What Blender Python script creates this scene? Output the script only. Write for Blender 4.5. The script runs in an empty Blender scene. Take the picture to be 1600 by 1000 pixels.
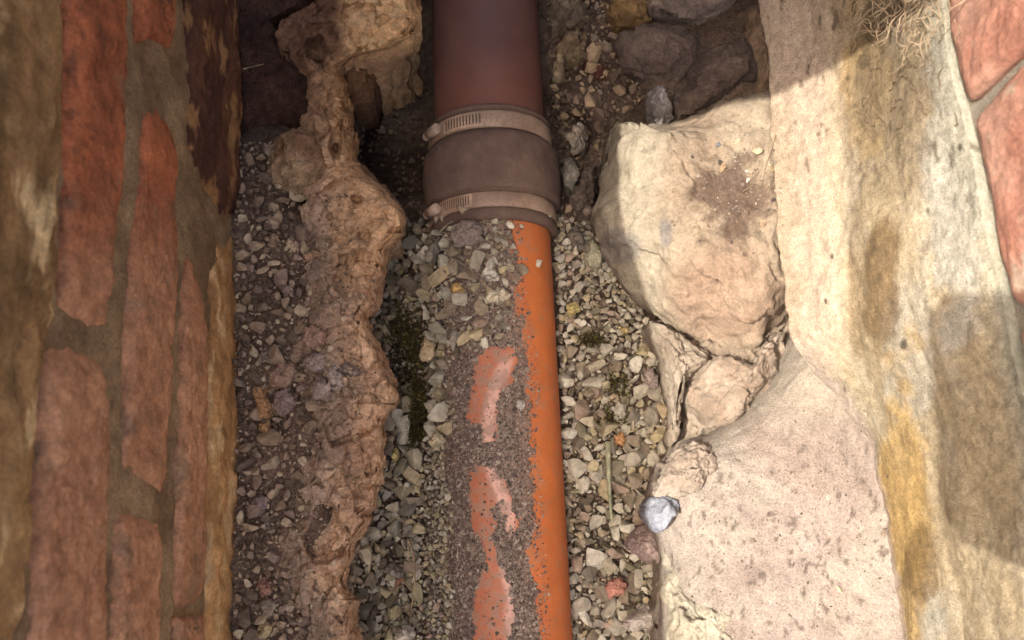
import bpy, math, random
import numpy as np
from mathutils import Matrix, Vector, Euler

random.seed(7); rng = np.random.default_rng(11)
S = bpy.context.scene
C = S.collection
R = math.radians

# ------------------------------------------------------------------ camera
CAM_Z, TILT, YAW, LENS = 0.665, R(12.0), R(-3.44), 28.0
FPX = 1600 * LENS / 36.0                    # focal length in units of the 1600 px frame
cd = bpy.data.cameras.new('camera'); cam = bpy.data.objects.new('camera', cd); C.objects.link(cam)
cd.lens = LENS; cd.sensor_width = 36; cd.clip_start = 0.01; cd.clip_end = 500
cam.location = (0, 0, CAM_Z); cam.rotation_euler = (TILT, 0, YAW); S.camera = cam
cd.dof.use_dof = True; cd.dof.focus_distance = 0.72; cd.dof.aperture_fstop = 9.0
ROT = np.array(Euler((TILT, 0, YAW)).to_matrix()); CAMP = np.array([0, 0, CAM_Z])

def ray(px, py):
    px = np.asarray(px, float); py = np.asarray(py, float)
    d = np.stack([(px - 800) / FPX, (500 - py) / FPX, -np.ones_like(px * py)], -1)
    return d @ ROT.T
def P(px, py, z):                           # point of height z seen in direction px, py
    d = ray(px, py); t = (np.asarray(z) - CAM_Z) / d[..., 2]
    return CAMP + d * t[..., None]
def PX(px, py, x):                          # point on the upright plane X = x
    d = ray(px, py); t = (np.asarray(x) - 0.0) / d[..., 0]
    return CAMP + d * t[..., None]
def proj(p):
    q = (np.asarray(p) - CAMP) @ ROT
    return 800 - q[..., 0] / q[..., 2] * FPX, 500 + q[..., 1] / q[..., 2] * FPX

# ------------------------------------------------------------------ light
sun_dir = ray(1500, 530); sun_dir = sun_dir / np.linalg.norm(sun_dir)     # the way the light travels
ELEV = math.asin(-sun_dir[2]); AZ = math.atan2(-sun_dir[0], -sun_dir[1])
w = bpy.data.worlds.new('World'); S.world = w; w.use_nodes = True
nt = w.node_tree
sky = nt.nodes.new('ShaderNodeTexSky'); sky.sky_type = 'NISHITA'; sky.sun_disc = False
sky.sun_elevation = ELEV; sky.sun_rotation = AZ; sky.dust_density = 8.0; sky.air_density = 0.45; sky.ozone_density = 0.3
bg = nt.nodes['Background']; bg.inputs['Strength'].default_value = 0.15
nt.links.new(sky.outputs[0], bg.inputs['Color'])
sd = bpy.data.lights.new('sun', 'SUN'); sd.energy = 2.7; sd.angle = R(0.55); sd.color = (1.0, 0.955, 0.89)
sun = bpy.data.objects.new('sun', sd); C.objects.link(sun)
sun.rotation_euler = Vector(sun_dir).to_track_quat('-Z', 'Y').to_euler(); sun.location = (-2, 0, 4)
S.view_settings.view_transform = 'Standard'; S.view_settings.look = 'None'
S.view_settings.gamma = 1; S.view_settings.exposure = 1.95
S.render.engine = 'CYCLES'
try: S.cycles.max_bounces = 8; S.cycles.diffuse_bounces = 5
except Exception: pass

# ------------------------------------------------------------------ noise
def _h(i, j, k, s):
    n = (i * 374761393 + j * 668265263 + k * 2147483647 + s * 1274126177) & 0xffffffff
    n = ((n ^ (n >> 13)) * 1274126177) & 0xffffffff
    n = ((n ^ (n >> 16)) * 2246822519) & 0xffffffff
    return ((n ^ (n >> 15)) & 0xffffff) / float(0xffffff)
def vnoise(p, s=0):
    f = np.floor(p).astype(np.int64); t = p - f; t = t * t * t * (t * (t * 6 - 15) + 10)
    o = 0
    for a in (0, 1):
        for b in (0, 1):
            for c in (0, 1):
                wgt = (t[..., 0] if a else 1 - t[..., 0]) * (t[..., 1] if b else 1 - t[..., 1]) * (t[..., 2] if c else 1 - t[..., 2])
                o = o + wgt * _h(f[..., 0] + a, f[..., 1] + b, f[..., 2] + c, s)
    return o * 2 - 1
def fbm(p, f, o=4, g=0.5, s=0):
    r = 0; a = 1.0; tot = 0
    for i in range(o):
        r = r + a * vnoise(p * f + 13.7 * i, s + i); tot += a; a *= g; f *= 2.03
    return r / tot
def worley(p, f, s=0):
    q = p * f; b = np.floor(q).astype(np.int64); best = np.full(q.shape[:-1], 9.0); sec = best.copy(); idv = np.zeros_like(best)
    for i in (-1, 0, 1):
        for j in (-1, 0, 1):
            for k in (-1, 0, 1):
                c = b + np.array([i, j, k])
                o = np.stack([_h(c[..., 0], c[..., 1], c[..., 2], s + m) for m in (1, 2, 3)], -1)
                d = np.linalg.norm(c + o - q, axis=-1); r = _h(c[..., 0], c[..., 1], c[..., 2], s + 4)
                n = d < best
                sec = np.where(n, best, np.minimum(sec, d)); idv = np.where(n, r, idv); best = np.where(n, d, best)
    return best, sec, idv
def facets(p, f, s=0):
    """broken rock: each cell of a cellular pattern is a tilted plane"""
    q = p * f; b = np.floor(q).astype(np.int64); best = np.full(q.shape[:-1], 9.0); val = np.zeros_like(best)
    for i in (-1, 0, 1):
        for j in (-1, 0, 1):
            for k in (-1, 0, 1):
                c = b + np.array([i, j, k]); h = [_h(c[..., 0], c[..., 1], c[..., 2], s + m) for m in range(1, 8)]
                v = q - (c + np.stack(h[:3], -1)); d = np.linalg.norm(v, axis=-1); n = d < best
                pl = (v * (np.stack(h[3:6], -1) * 2 - 1)).sum(-1) + (h[6] - 0.5) * 0.6
                val = np.where(n, pl, val); best = np.where(n, d, best)
    return val
def sstep(a, b, x):
    t = np.clip((x - a) / (b - a), 0, 1); return t * t * (3 - 2 * t)
def lin(r, g, b):
    f = lambda c: c / 12.92 if c <= 0.04045 else ((c + 0.055) / 1.055) ** 2.4
    return np.array([f(r / 255), f(g / 255), f(b / 255)])
def inpoly(px, py, poly):
    px = np.asarray(px, float); py = np.asarray(py, float); r = np.zeros(px.shape, bool); n = len(poly)
    for i in range(n):
        x0, y0 = poly[i]; x1, y1 = poly[(i + 1) % n]
        if y0 == y1: continue
        r ^= ((y0 > py) != (y1 > py)) & (px < (x1 - x0) * (py - y0) / (y1 - y0) + x0)
    return r
def mixc(a, b, t): return a + (b - a) * np.asarray(t)[..., None]

# ------------------------------------------------------------------ mesh helpers
def tag(o, label=None, cat=None, group=None, kind=None):
    if label: o['label'] = label
    if cat: o['category'] = cat
    if group: o['group'] = group
    if kind: o['kind'] = kind
    return o
def link(name, me, parent=None, loc=None):
    o = bpy.data.objects.new(name, me); C.objects.link(o)
    if parent: o.parent = parent
    if loc is not None: o.location = loc
    return o
def empty(name, loc=(0, 0, 0)):
    o = bpy.data.objects.new(name, None); C.objects.link(o); o.empty_display_size = 0.02; o.location = loc
    return o
def make_mesh(name, V, F, m, col=None, smooth=True):
    me = bpy.data.meshes.new(name); V = np.asarray(V, np.float32)
    F = [np.asarray(f, np.int32).reshape(-1, k) for f, k in F if len(f)]
    nl = sum(f.size for f in F); nf = sum(len(f) for f in F)
    me.vertices.add(len(V)); me.vertices.foreach_set('co', V.ravel())
    me.loops.add(nl); me.loops.foreach_set('vertex_index', np.concatenate([f.ravel() for f in F]))
    me.polygons.add(nf)
    st = []; a = 0
    for f in F:
        st.append(a + np.arange(len(f)) * f.shape[1]); a += f.size
    me.polygons.foreach_set('loop_start', np.concatenate(st).astype(np.int32))
    me.polygons.foreach_set('use_smooth', np.full(nf, smooth))
    me.update(calc_edges=True); me.validate()
    if col is not None:
        at = me.color_attributes.new('Col', 'FLOAT_COLOR', 'POINT')
        c4 = np.ones((len(V), 4), np.float32); c4[:, :3] = np.clip(col, 0.002, 0.95); at.data.foreach_set('color', c4.ravel())
    if m: me.materials.append(m)
    return me
def grid_faces(nr, nc, off=0, wrap=False, flip=False):
    i = np.arange(nr - 1)[:, None]; j = np.arange(nc if wrap else nc - 1)[None, :]; j2 = (j + 1) % nc
    a = i * nc + j; b = i * nc + j2; c = (i + 1) * nc + j2; d = (i + 1) * nc + j
    q = np.stack([a, b, c, d], -1).reshape(-1, 4) + off
    return q[:, ::-1] if flip else q
def catmull(pts, n, closed=True, smooth=True):
    p = np.asarray(pts, float); m = len(p)
    q = np.concatenate([p, p[:1]]) if closed else p
    out = []
    for i in range(len(q) - 1):
        p1, p2 = q[i], q[i + 1]
        p0 = (p[(i - 1) % m] if closed else q[max(i - 1, 0)]); p3 = (p[(i + 2) % m] if closed else q[min(i + 2, len(q) - 1)])
        t = np.linspace(0, 1, 24, endpoint=False)[:, None]
        cr = 0.5 * (2 * p1 + (p2 - p0) * t + (2 * p0 - 5 * p1 + 4 * p2 - p3) * t ** 2 + (3 * p1 - p0 - 3 * p2 + p3) * t ** 3)
        ln = p1 + (p2 - p1) * t
        out.append(cr * smooth + ln * (1 - smooth))
    out.append(q[-1:]); out = np.concatenate(out)
    L = np.concatenate([[0], np.cumsum(np.linalg.norm(np.diff(out, axis=0), axis=1))])
    s = np.linspace(0, L[-1], n, endpoint=not closed)
    return np.stack([np.interp(s, L, out[:, k]) for k in range(out.shape[1])], -1)
def grid_normals(G, wrap):
    du = np.roll(G, -1, 1) - np.roll(G, 1, 1)
    if not wrap: du[:, 0] = G[:, 1] - G[:, 0]; du[:, -1] = G[:, -1] - G[:, -2]
    dv = np.gradient(G, axis=0)
    n = np.cross(du, dv); l = np.linalg.norm(n, axis=-1, keepdims=True)
    return n / np.maximum(l, 1e-12)

# ------------------------------------------------------------------ materials
def node_mat(name, rough=0.9, spec=0.25):
    m = bpy.data.materials.new(name); m.use_nodes = True; t = m.node_tree; b = t.nodes['Principled BSDF']
    b.inputs['Roughness'].default_value = rough; b.inputs['Specular IOR Level'].default_value = spec
    return m, t, b
def N(t, kind, **kw):
    n = t.nodes.new(kind)
    for k, v in kw.items():
        if k in n.inputs: n.inputs[k].default_value = v
        else: setattr(n, k, v)
    return n
def ramp(t, stops, interp='LINEAR'):
    r = t.nodes.new('ShaderNodeValToRGB'); r.color_ramp.interpolation = interp; e = r.color_ramp.elements
    while len(e) > 1: e.remove(e[-1])
    for i, (p, c) in enumerate(stops):
        q = e[0] if i == 0 else e.new(p)
        q.position = p; q.color = (*c, 1)
    return r
def attr_mat(name, rough=0.92, n1=90, a1=0.3, n2=500, a2=0.35, bump=0.5, bdist=0.0015, spots=0.0, spec=0.2, spot_scale=260):
    """colour from the mesh attribute, broken up by grain; fine relief"""
    m, t, b = node_mat(name, rough, spec)
    at = N(t, 'ShaderNodeAttribute', attribute_name='Col'); tc = N(t, 'ShaderNodeTexCoord')
    x1 = N(t, 'ShaderNodeTexNoise', Scale=n1, Detail=5.0, Roughness=0.6); x2 = N(t, 'ShaderNodeTexNoise', Scale=n2, Detail=3.0, Roughness=0.7)
    for x in (x1, x2): t.links.new(tc.outputs['Object'], x.inputs['Vector'])
    m1 = N(t, 'ShaderNodeMapRange'); m1.inputs[1].default_value = 0.3; m1.inputs[2].default_value = 0.7
    m1.inputs[3].default_value = 1 - a1; m1.inputs[4].default_value = 1 + a1; t.links.new(x1.outputs[0], m1.inputs[0])
    m2 = N(t, 'ShaderNodeMapRange'); m2.inputs[1].default_value = 0.3; m2.inputs[2].default_value = 0.7
    m2.inputs[3].default_value = 1 - a2; m2.inputs[4].default_value = 1 + a2; t.links.new(x2.outputs[0], m2.inputs[0])
    mu = N(t, 'ShaderNodeMath', operation='MULTIPLY'); t.links.new(m1.outputs[0], mu.inputs[0]); t.links.new(m2.outputs[0], mu.inputs[1])
    fac = mu.outputs[0]
    if spots > 0:                                        # dark mineral specks
        v = N(t, 'ShaderNodeTexVoronoi', Scale=spot_scale); t.links.new(tc.outputs['Object'], v.inputs['Vector'])
        lt = N(t, 'ShaderNodeMapRange'); lt.inputs[1].default_value = 0.12; lt.inputs[2].default_value = 0.3; lt.inputs[3].default_value = 1 - spots; lt.inputs[4].default_value = 1
        t.links.new(v.outputs['Distance'], lt.inputs[0])
        m3 = N(t, 'ShaderNodeMath', operation='MULTIPLY'); t.links.new(fac, m3.inputs[0]); t.links.new(lt.outputs[0], m3.inputs[1]); fac = m3.outputs[0]
    vm = N(t, 'ShaderNodeVectorMath', operation='SCALE'); t.links.new(at.outputs['Color'], vm.inputs[0]); t.links.new(fac, vm.inputs['Scale'])
    t.links.new(vm.outputs[0], b.inputs['Base Color'])
    bp = N(t, 'ShaderNodeBump', Strength=bump, Distance=bdist); ad = N(t, 'ShaderNodeMath', operation='ADD')
    t.links.new(x1.outputs[0], ad.inputs[0]); t.links.new(x2.outputs[0], ad.inputs[1]); t.links.new(ad.outputs[0], bp.inputs['Height'])
    t.links.new(bp.outputs[0], b.inputs['Normal'])
    return m
def pebble_mat(name, stops, source, rough=0.8):
    m, t, b = node_mat(name, rough, 0.3)
    if source == 'island': g = N(t, 'ShaderNodeNewGeometry').outputs['Random Per Island']
    else: g = None
    if g is not None: r = ramp(t, stops, 'CONSTANT'); t.links.new(g, r.inputs[0])
    else: r = N(t, 'ShaderNodeObjectInfo')
    tc = N(t, 'ShaderNodeTexCoord'); x = N(t, 'ShaderNodeTexNoise', Scale=160.0 if source == 'island' else 2.2, Detail=5.0, Roughness=0.65)
    t.links.new(tc.outputs['Object'], x.inputs['Vector'])
    mr = N(t, 'ShaderNodeMapRange'); mr.inputs[1].default_value = 0.3; mr.inputs[2].default_value = 0.7; mr.inputs[3].default_value = 0.6; mr.inputs[4].default_value = 1.3
    t.links.new(x.outputs[0], mr.inputs[0])
    vm = N(t, 'ShaderNodeVectorMath', operation='SCALE'); t.links.new(r.outputs[0] if source == 'island' else r.outputs['Color'], vm.inputs[0]); t.links.new(mr.outputs[0], vm.inputs['Scale'])
    t.links.new(vm.outputs[0], b.inputs['Base Color'])
    bp = N(t, 'ShaderNodeBump', Strength=0.5, Distance=0.0006); t.links.new(x.outputs[0], bp.inputs['Height']); t.links.new(bp.outputs[0], b.inputs['Normal'])
    return m
def stops_of(cols, k=1.0):
    n = len(cols); return [(i / n, tuple(np.minimum(lin(*c) * k, 0.8))) for i, c in enumerate(cols)]

M_STONE = attr_mat('limestone', n1=70, a1=0.22, n2=420, a2=0.22, bump=0.55, bdist=0.002)
M_EARTHSTONE = attr_mat('earthy_stone', n1=110, a1=0.3, n2=450, a2=0.3, bump=0.7, bdist=0.002)
M_FOOT = attr_mat('pink_footing', n1=90, a1=0.16, n2=620, a2=0.3, bump=0.75, bdist=0.0015, spots=0.3, spot_scale=330)
M_RENDER = attr_mat('lime_render', n1=150, a1=0.25, n2=820, a2=0.36, bump=0.65, bdist=0.0018, spots=0.22, spot_scale=300)
M_BRICK = attr_mat('red_brick', n1=75, a1=0.25, n2=380, a2=0.25, bump=0.5, bdist=0.0012)
M_MORTAR = attr_mat('old_mortar', n1=120, a1=0.25, n2=500, a2=0.3, bump=0.7, bdist=0.0016)
M_SOIL = attr_mat('soil', n1=150, a1=0.4, n2=600, a2=0.45, bump=1.0, bdist=0.003)
M_PIPE = attr_mat('orange_plastic', rough=0.62, n1=50, a1=0.1, n2=700, a2=0.12, bump=0.15, bdist=0.0004, spec=0.4)
M_RUBBER = attr_mat('dusty_rubber', rough=0.85, n1=40, a1=0.15, n2=500, a2=0.15, bump=0.2, bdist=0.0004)
M_METAL = attr_mat('dusty_steel', rough=0.55, n1=60, a1=0.25, n2=500, a2=0.2, bump=0.2, bdist=0.0003, spec=0.5)

# ------------------------------------------------------------------ solid pieces
def shape(name, outline, m, frame='ground', at=0.0, edge=0.0, top=0.03, bot=-0.05, p=2.4, q=1.6, amp=0.004, freq=30, rough_amp=0.001,
          rough_freq=160, colour=None, smooth=0.8, centre=None, NA=120, NR=36, parent=None, wob=0.0, tilt=(0, 0), chips=0.0, world=False, strata=0.0, crag=0.0, pit=0.0, cuts=0, fac=0.0, seed=0):
    """a closed solid standing on a plane (ground: z = at, wall: X = at), outlined by points seen in the picture's directions, bulging from edge to top along the plane's normal"""
    o = np.asarray(outline, float); o2 = catmull(o[:, :2], NA, True, smooth)
    c = o2.mean(0) if centre is None else np.array(centre, float)
    if frame == 'ground':
        O = P(o2[:, 0], o2[:, 1], at + edge); c3 = P(c[0], c[1], at + edge); nrm = np.array([0, 0, 1.0])
    else:
        sg = 1 if frame == 'left' else -1
        O = PX(o2[:, 0], o2[:, 1], at + sg * edge); c3 = PX(c[0], c[1], at + sg * edge); nrm = np.array([sg, 0, 0.0])
    if wob: O = O + (O - c3) * (fbm(O, 60, 3, s=seed)[:, None] * wob)
    t = np.sin(np.linspace(0.0, 1.0, NR) * math.pi / 2) ; t[0] = 0.012
    d = O - c3
    h = (top - edge) * np.power(np.maximum(1 - t ** p, 0), 1 / q)
    G = c3 + d[None] * t[:, None, None] + nrm * h[:, None, None]
    if tilt != (0, 0):
        G = G + nrm * ((d[None, :, 0] * tilt[0] + d[None, :, 1] * tilt[1]) * t[:, None] * np.power(np.maximum(1 - t ** p, 0), 0.3)[:, None])[..., None]
    tb = np.array([0.985, 0.93, 0.82, 0.65, 0.35, 0.02]); hb = (bot - edge) * np.array([0.2, 0.45, 0.75, 0.95, 1, 1])
    B = c3 + d[None] * tb[:, None, None] + nrm * hb[:, None, None]
    G = np.concatenate([G, B])
    if cuts:                                             # split faces: flat facets with sharp arrises
        rc_ = np.random.default_rng(seed + 500); tp_ = G[:NR].reshape(-1, 3) - c3
        for _k in range(cuts):
            dv_ = rc_.normal(size=3); dv_ = dv_ - nrm * (dv_ @ nrm); dv_ = dv_ / np.linalg.norm(dv_) * rc_.uniform(0.1, 1.0) + nrm * rc_.uniform(0.5, 1.3); dv_ /= np.linalg.norm(dv_)
            hq = np.quantile(tp_ @ dv_, rc_.uniform(0.72, 0.93)); kk_ = (G - c3) @ dv_; wt_ = np.ones(len(G)); wt_[NR - 1:] = 0; wt_[NR - 3:NR - 1] = 0.5
            G = G - (np.maximum(kk_ - hq, 0) * wt_[:, None])[..., None] * dv_ * 0.92
    n = grid_normals(G, True)
    if (n[2] * nrm).sum(-1).mean() < 0: n = -n
    Q = G + seed * 3.1
    disp = amp * fbm(Q, freq, 4, 0.5, seed) + rough_amp * fbm(Q, rough_freq, 3, 0.6, seed + 5)
    if chips:
        f1, f2, _ = worley(Q, freq * 1.3, seed + 9); disp = disp - chips * np.clip(0.35 - (f2 - f1), 0, 1) - chips * 0.8 * _
    if crag:
        q2 = Q + 0.01 * np.stack([fbm(Q, 40, 2, s=seed + k_) for k_ in (1, 2, 3)], -1)
        disp = disp + crag * (1 - 2.6 * np.abs(fbm(q2, freq * 1.6, 3, 0.5, seed + 2))) * 0.6 - crag * 0.7 * np.abs(fbm(q2, freq * 4, 3, 0.55, seed + 6)) * 2
    if fac: disp = disp + fac * facets(Q + 0.004 * fbm(Q, 90, 2)[..., None], freq * 1.2, seed + 3) + fac * 0.35 * facets(Q, freq * 3.1, seed + 8)
    if pit: disp = disp - pit * sstep(0.22, 0.42, fbm(Q, freq * 3.2, 2, 0.5, seed + 12))
    if strata: disp = disp + strata * np.sin((G[..., 2] + 0.004 * fbm(G, 25, 2)) * 900)
    G = G + n * disp[..., None]
    nr, na = G.shape[:2]; V = G.reshape(-1, 3)
    px, py = proj(V)
    col = colour(V, px, py) if colour is not None else np.tile(lin(150, 130, 105), (len(V), 1))
    base = np.array([c3[0], c3[1], (at + bot) if frame == 'ground' else c3[2]])
    if parent is not None: base = np.array(parent.location)
    flip = np.cross(d[0], d[1]) @ nrm > 0
    F = grid_faces(nr, na, 0, True, flip=not flip)
    caps = []
    i = np.arange(na); V = np.concatenate([V, [G[0].mean(0), G[-1].mean(0)]]); col = np.concatenate([col, col[:1], col[-1:]])
    k = nr * na; T1 = np.stack([np.full(na, k), (i + 1) % na, i], -1); T2 = np.stack([np.full(na, k + 1), (nr - 1) * na + i, (nr - 1) * na + (i + 1) % na], -1)
    if not flip: pass
    T = np.concatenate([T1, T2]); T = T if not flip else T
    me = make_mesh(name, V - base, [(F, 4), (T if flip else T[:, ::-1], 3)], m, col)
    ob = link(name, me, parent)
    if parent is None: ob.location = base
    return ob

def tone(c1, c2, f=28, dark=None, dk=0.0, seed=0, f2=140, k=1.0):
    a, b = lin(*c1) * k, lin(*c2) * k; dd = lin(*dark) if dark else a * 0.3
    def g(V, px, py):
        n = fbm(V + seed, f, 4, 0.55, seed) * 1.4 + 0.5
        c = mixc(np.tile(a, (len(V), 1)), b, np.clip(n, 0, 1))
        if dk: c = mixc(c, dd, dk * sstep(0.05, 0.55, fbm(V + seed + 7, f2, 3, 0.6, seed + 3)))
        return c
    return g

# ------------------------------------------------------------------ where things are
XL = float(PX(367, 500, 0)[0]) if False else float(P(367, 500, 0.0)[0])     # face of the left wall
XR = float(P(1352, 500, 0.06)[0]) + 0.012                                   # face of the right wall
lit = P(992, 370, 0.012)
H_LEFT = 0.012 + (lit[0] - XL) / sun_dir[0] * -sun_dir[2]                   # top of the left wall, from the edge of its shadow
sl = P(1220, 142, 0.045); SLAB_Y = sl[1] - sun_dir[1] / -sun_dir[2] * (H_LEFT + 0.012 - 0.045)
print('XL %.3f XR %.3f HL %.3f slabY %.3f elev %.1f' % (XL, XR, H_LEFT, SLAB_Y, math.degrees(ELEV)))

ctrl = np.array([(600,600,-.095),(620,800,-.092),(600,950,-.09),(640,480,-.085),(690,480,-.05),(700,380,-.045),(760,400,-.026),(790,380,-.022),(790,480,-.024),(690,600,-.07),
 (700,700,-.068),(700,850,-.068),(700,980,-.066),(650,700,-.088),(650,850,-.085),(600,480,-.1),(620,400,-.1),(660,390,-.065),(740,520,-.035),(735,640,-.055),(738,800,-.055),(738,950,-.055),
 (890,400,-.085),(900,600,-.085),(905,800,-.085),(910,980,-.085),(980,600,-.08),(1000,500,-.08),(1000,900,-.08),(940,400,-.085),(960,700,-.083),(960,850,-.083),(950,980,-.083),(1030,700,-.075),
 (600,150,-.2),(600,230,-.2),(640,280,-.17),(620,60,-.2),(650,330,-.12),(660,200,-.19),(660,80,-.2),(760,100,-.15),(760,250,-.15),
 (870,200,-.12),(870,100,-.1),(880,30,-.09),(890,280,-.1),(920,150,-.06),(950,60,-.04),(1050,100,-.02),(1150,100,.0),(900,340,-.09),
 (400,400,0),(400,700,0),(400,950,0),(400,550,0),(400,850,0),(480,400,-.005),(480,600,0),(470,800,0),(430,250,-.01),(420,100,-.02),(460,50,-.02),(500,900,-.01),(470,1000,0),(480,500,0),(480,700,0),
 (832,370,-.09),(836,430,-.09),(840,490,-.09),(815,540,-.09),(800,600,-.1),(800,900,-.1),(800,750,-.1),(1150,300,-.03),(1200,800,-.03),(1200,600,-.03),(1100,900,-.06),(1080,700,-.06),(560,700,-.05),(560,500,-.05),(540,900,-.05),(560,350,-.08),(540,200,-.1)])
def Hs(px, py):
    px = np.asarray(px, float); py = np.asarray(py, float)
    d2 = (px[..., None] - ctrl[:, 0]) ** 2 + (py[..., None] - ctrl[:, 1]) ** 2 + 150.0
    wg = d2 ** -2.2
    return (wg * ctrl[:, 2]).sum(-1) / wg.sum(-1)

# ------------------------------------------------------------------ ground
gx = np.linspace(-300, 1900, 420); gy = np.linspace(-500, 1500, 400)
GX, GY = np.meshgrid(gx, gy)
z = Hs(GX, GY) - 0.006
G = P(GX, GY, z); G[..., 2] += 0.004 * fbm(G, 45, 4) + 0.002 * fbm(G, 170, 3) + (0.006 + 0.010 * fbm(G, 30, 4, 0.6, 5)) * sstep(540, 490, GX) * sstep(200, 330, GY)
V = G.reshape(-1, 3); px, py = proj(V)
c = mixc(np.tile(lin(112, 94, 78), (len(V), 1)), lin(82, 66, 54), np.clip(fbm(V, 22, 4) * 1.3 + 0.5, 0, 1))
c = mixc(c, lin(142, 118, 98), 0.85 * sstep(520, 470, px) * sstep(200, 330, py))
F = grid_faces(*GX.shape, 0, False, flip=True)
o = link('soil_bed', make_mesh('soil_bed', V, [(F, 4)], M_SOIL, c)); tag(o, kind='structure')
m, t, b = node_mat('outer_soil', 0.95, 0.1); xn = N(t, 'ShaderNodeTexNoise', Scale=6.0, Detail=8.0); rr = ramp(t, [(0.3, tuple(lin(70, 56, 44))), (0.7, tuple(lin(112, 96, 78)))])
t.links.new(xn.outputs[0], rr.inputs[0]); t.links.new(rr.outputs[0], b.inputs['Base Color'])
o = link('ground', make_mesh('ground', [(-150, -150, -.45), (150, -150, -.45), (150, 150, -.45), (-150, 150, -.45)], [([0, 1, 2, 3], 4)], m)); tag(o, kind='structure')

# ------------------------------------------------------------------ box helper
def box(name, lo, hi, m, col, parent=None, bevel=0.004):
    lo = np.array(lo, float); hi = np.array(hi, float)
    import bmesh
    bm = bmesh.new(); bmesh.ops.create_cube(bm, size=1)
    for v in bm.verts: v.co = Vector(((lo + hi) / 2 + np.array(v.co) * (hi - lo)).tolist())
    if bevel: bmesh.ops.bevel(bm, geom=bm.edges[:], offset=bevel, segments=2, affect='EDGES')
    base = np.array(parent.location) if parent else np.array([(lo[0] + hi[0]) / 2, (lo[1] + hi[1]) / 2, lo[2]])
    for v in bm.verts: v.co -= Vector(base.tolist())
    me = bpy.data.meshes.new(name); bm.to_mesh(me); bm.free()
    at = me.color_attributes.new('Col', 'FLOAT_COLOR', 'POINT'); at.data.foreach_set('color', np.tile([*col, 1.0], len(me.vertices)).astype(np.float32))
    me.materials.append(m); ob = link(name, me, parent)
    if not parent: ob.location = base
    return ob

# ------------------------------------------------------------------ left brick wall
wl = empty('brick_wall', (XL, 0.0, -0.1))
tag(wl, 'shaded old brick wall with wide mortar joints along the left edge', 'wall', None, 'thing')
yy = np.linspace(-0.62, 0.75, 300); zz = np.linspace(-0.09, 0.42, 130)
YY, ZZ = np.meshgrid(yy, zz)
G = np.stack([np.full_like(YY, XL - 0.0045), YY, ZZ], -1)
G[..., 0] += 0.0030 * fbm(G, 34, 4) + 0.0014 * fbm(G, 150, 3)
V = G.reshape(-1, 3); px, py = proj(V)
c = mixc(np.tile(lin(160, 136, 102), (len(V), 1)), lin(128, 104, 76), np.clip(fbm(V, 25, 4) * 1.3 + 0.5, 0, 1))
o = link('mortar', make_mesh('mortar', V - np.array(wl.location), [(grid_faces(*YY.shape, 0, False), 4)], M_MORTAR, c), wl)
box('wall_core', (XL - 0.22, -2.2, -0.3), (XL - 0.0125, 2.0, H_LEFT), M_MORTAR, lin(118, 100, 78), wl)
bc_up = tone((184, 112, 74), (154, 92, 62), 30, (98, 70, 52), 0.6, 1)
bc_lo = tone((192, 144, 106), (174, 126, 92), 24, (132, 94, 68), 0.45, 2)
def brick_col(V, px, py):
    c = mixc(bc_up(V, px, py), bc_lo(V, px, py), sstep(250, 520, py + 60 * fbm(V, 20, 2)))
    return mixc(c, lin(140, 114, 88), 0.75 * sstep(0.12, 0.5, fbm(V + 3, 38, 4, 0.6)))
def lb(pts, col=brick_col, top=0.0015, name='brick', **k):
    kw = dict(amp=0.0024, freq=42, rough_amp=0.0009, rough_freq=220, p=9, q=1.4, NA=170, NR=44, smooth=0.2, wob=0.02, crag=0.001, pit=0.0012); kw.update(k)
    return shape(name, pts, M_BRICK, 'left', XL, -0.0075, top, -0.03, colour=col, parent=wl, **kw)
lb([(88,-60),(187,-60),(184,200),(180,310),(162,400),(155,522),(112,500),(80,482),(84,250)], seed=1)
lb([(58,548),(82,538),(150,560),(158,700),(150,1060),(25,1060),(40,760)], seed=2)
lb([(197,-60),(268,-60),(264,50),(252,78),(225,58),(202,66)], seed=3)
lb([(214,158),(234,160),(263,208),(263,400),(257,600),(246,770),(215,752),(178,736),(185,560),(190,400),(204,280)], seed=4)
lb([(176,800),(236,812),(240,860),(233,1060),(153,1060),(164,880)], seed=5)
lb([(282,390),(300,430),(314,520),(311,700),(308,930),(300,952),(262,952),(265,800),(270,600),(275,450)], seed=6)
lb([(262,966),(305,962),(300,1060),(254,1060)], seed=7)
rough = dict(amp=0.004, freq=28, rough_amp=0.0018, rough_freq=120, p=6, NA=170, NR=44, chips=0.002, smooth=0.6)
def rc(c1, c2, c3, seed, k=(60, 14, 14)):
    def g(V, px, py):
        W = V * np.array([1, 0.35, 1.0]); n = fbm(W + seed, 45, 4, 0.6, seed)
        c = mixc(np.tile(lin(*c1), (len(V), 1)), lin(*c2), sstep(-0.25, 0.3, n))
        return mixc(c, lin(*c3), sstep(0.12, 0.32, fbm(W + seed + 4, 60, 4, 0.6, seed + 2)))
    return g
lb([(-90,-60),(82,-60),(80,300),(74,480),(50,560),(32,800),(14,1060),(-90,1060)], rc((162,128,84),(124,96,62),(212,182,130),8), 0.004, 'lime_render', seed=8, **rough)
lb([(284,-60),(367,-60),(367,250),(364,345),(330,335),(302,290),(288,200)], rc((104,70,50),(78,52,40),(150,112,72),9), 0.0035, 'lime_render', seed=9, **rough)
lb([(320,420),(345,370),(365,360),(364,1060),(311,1060),(315,700)], rc((190,146,94),(158,118,74),(206,170,120),10), 0.0035, 'lime_render', seed=10, **rough)
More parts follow.
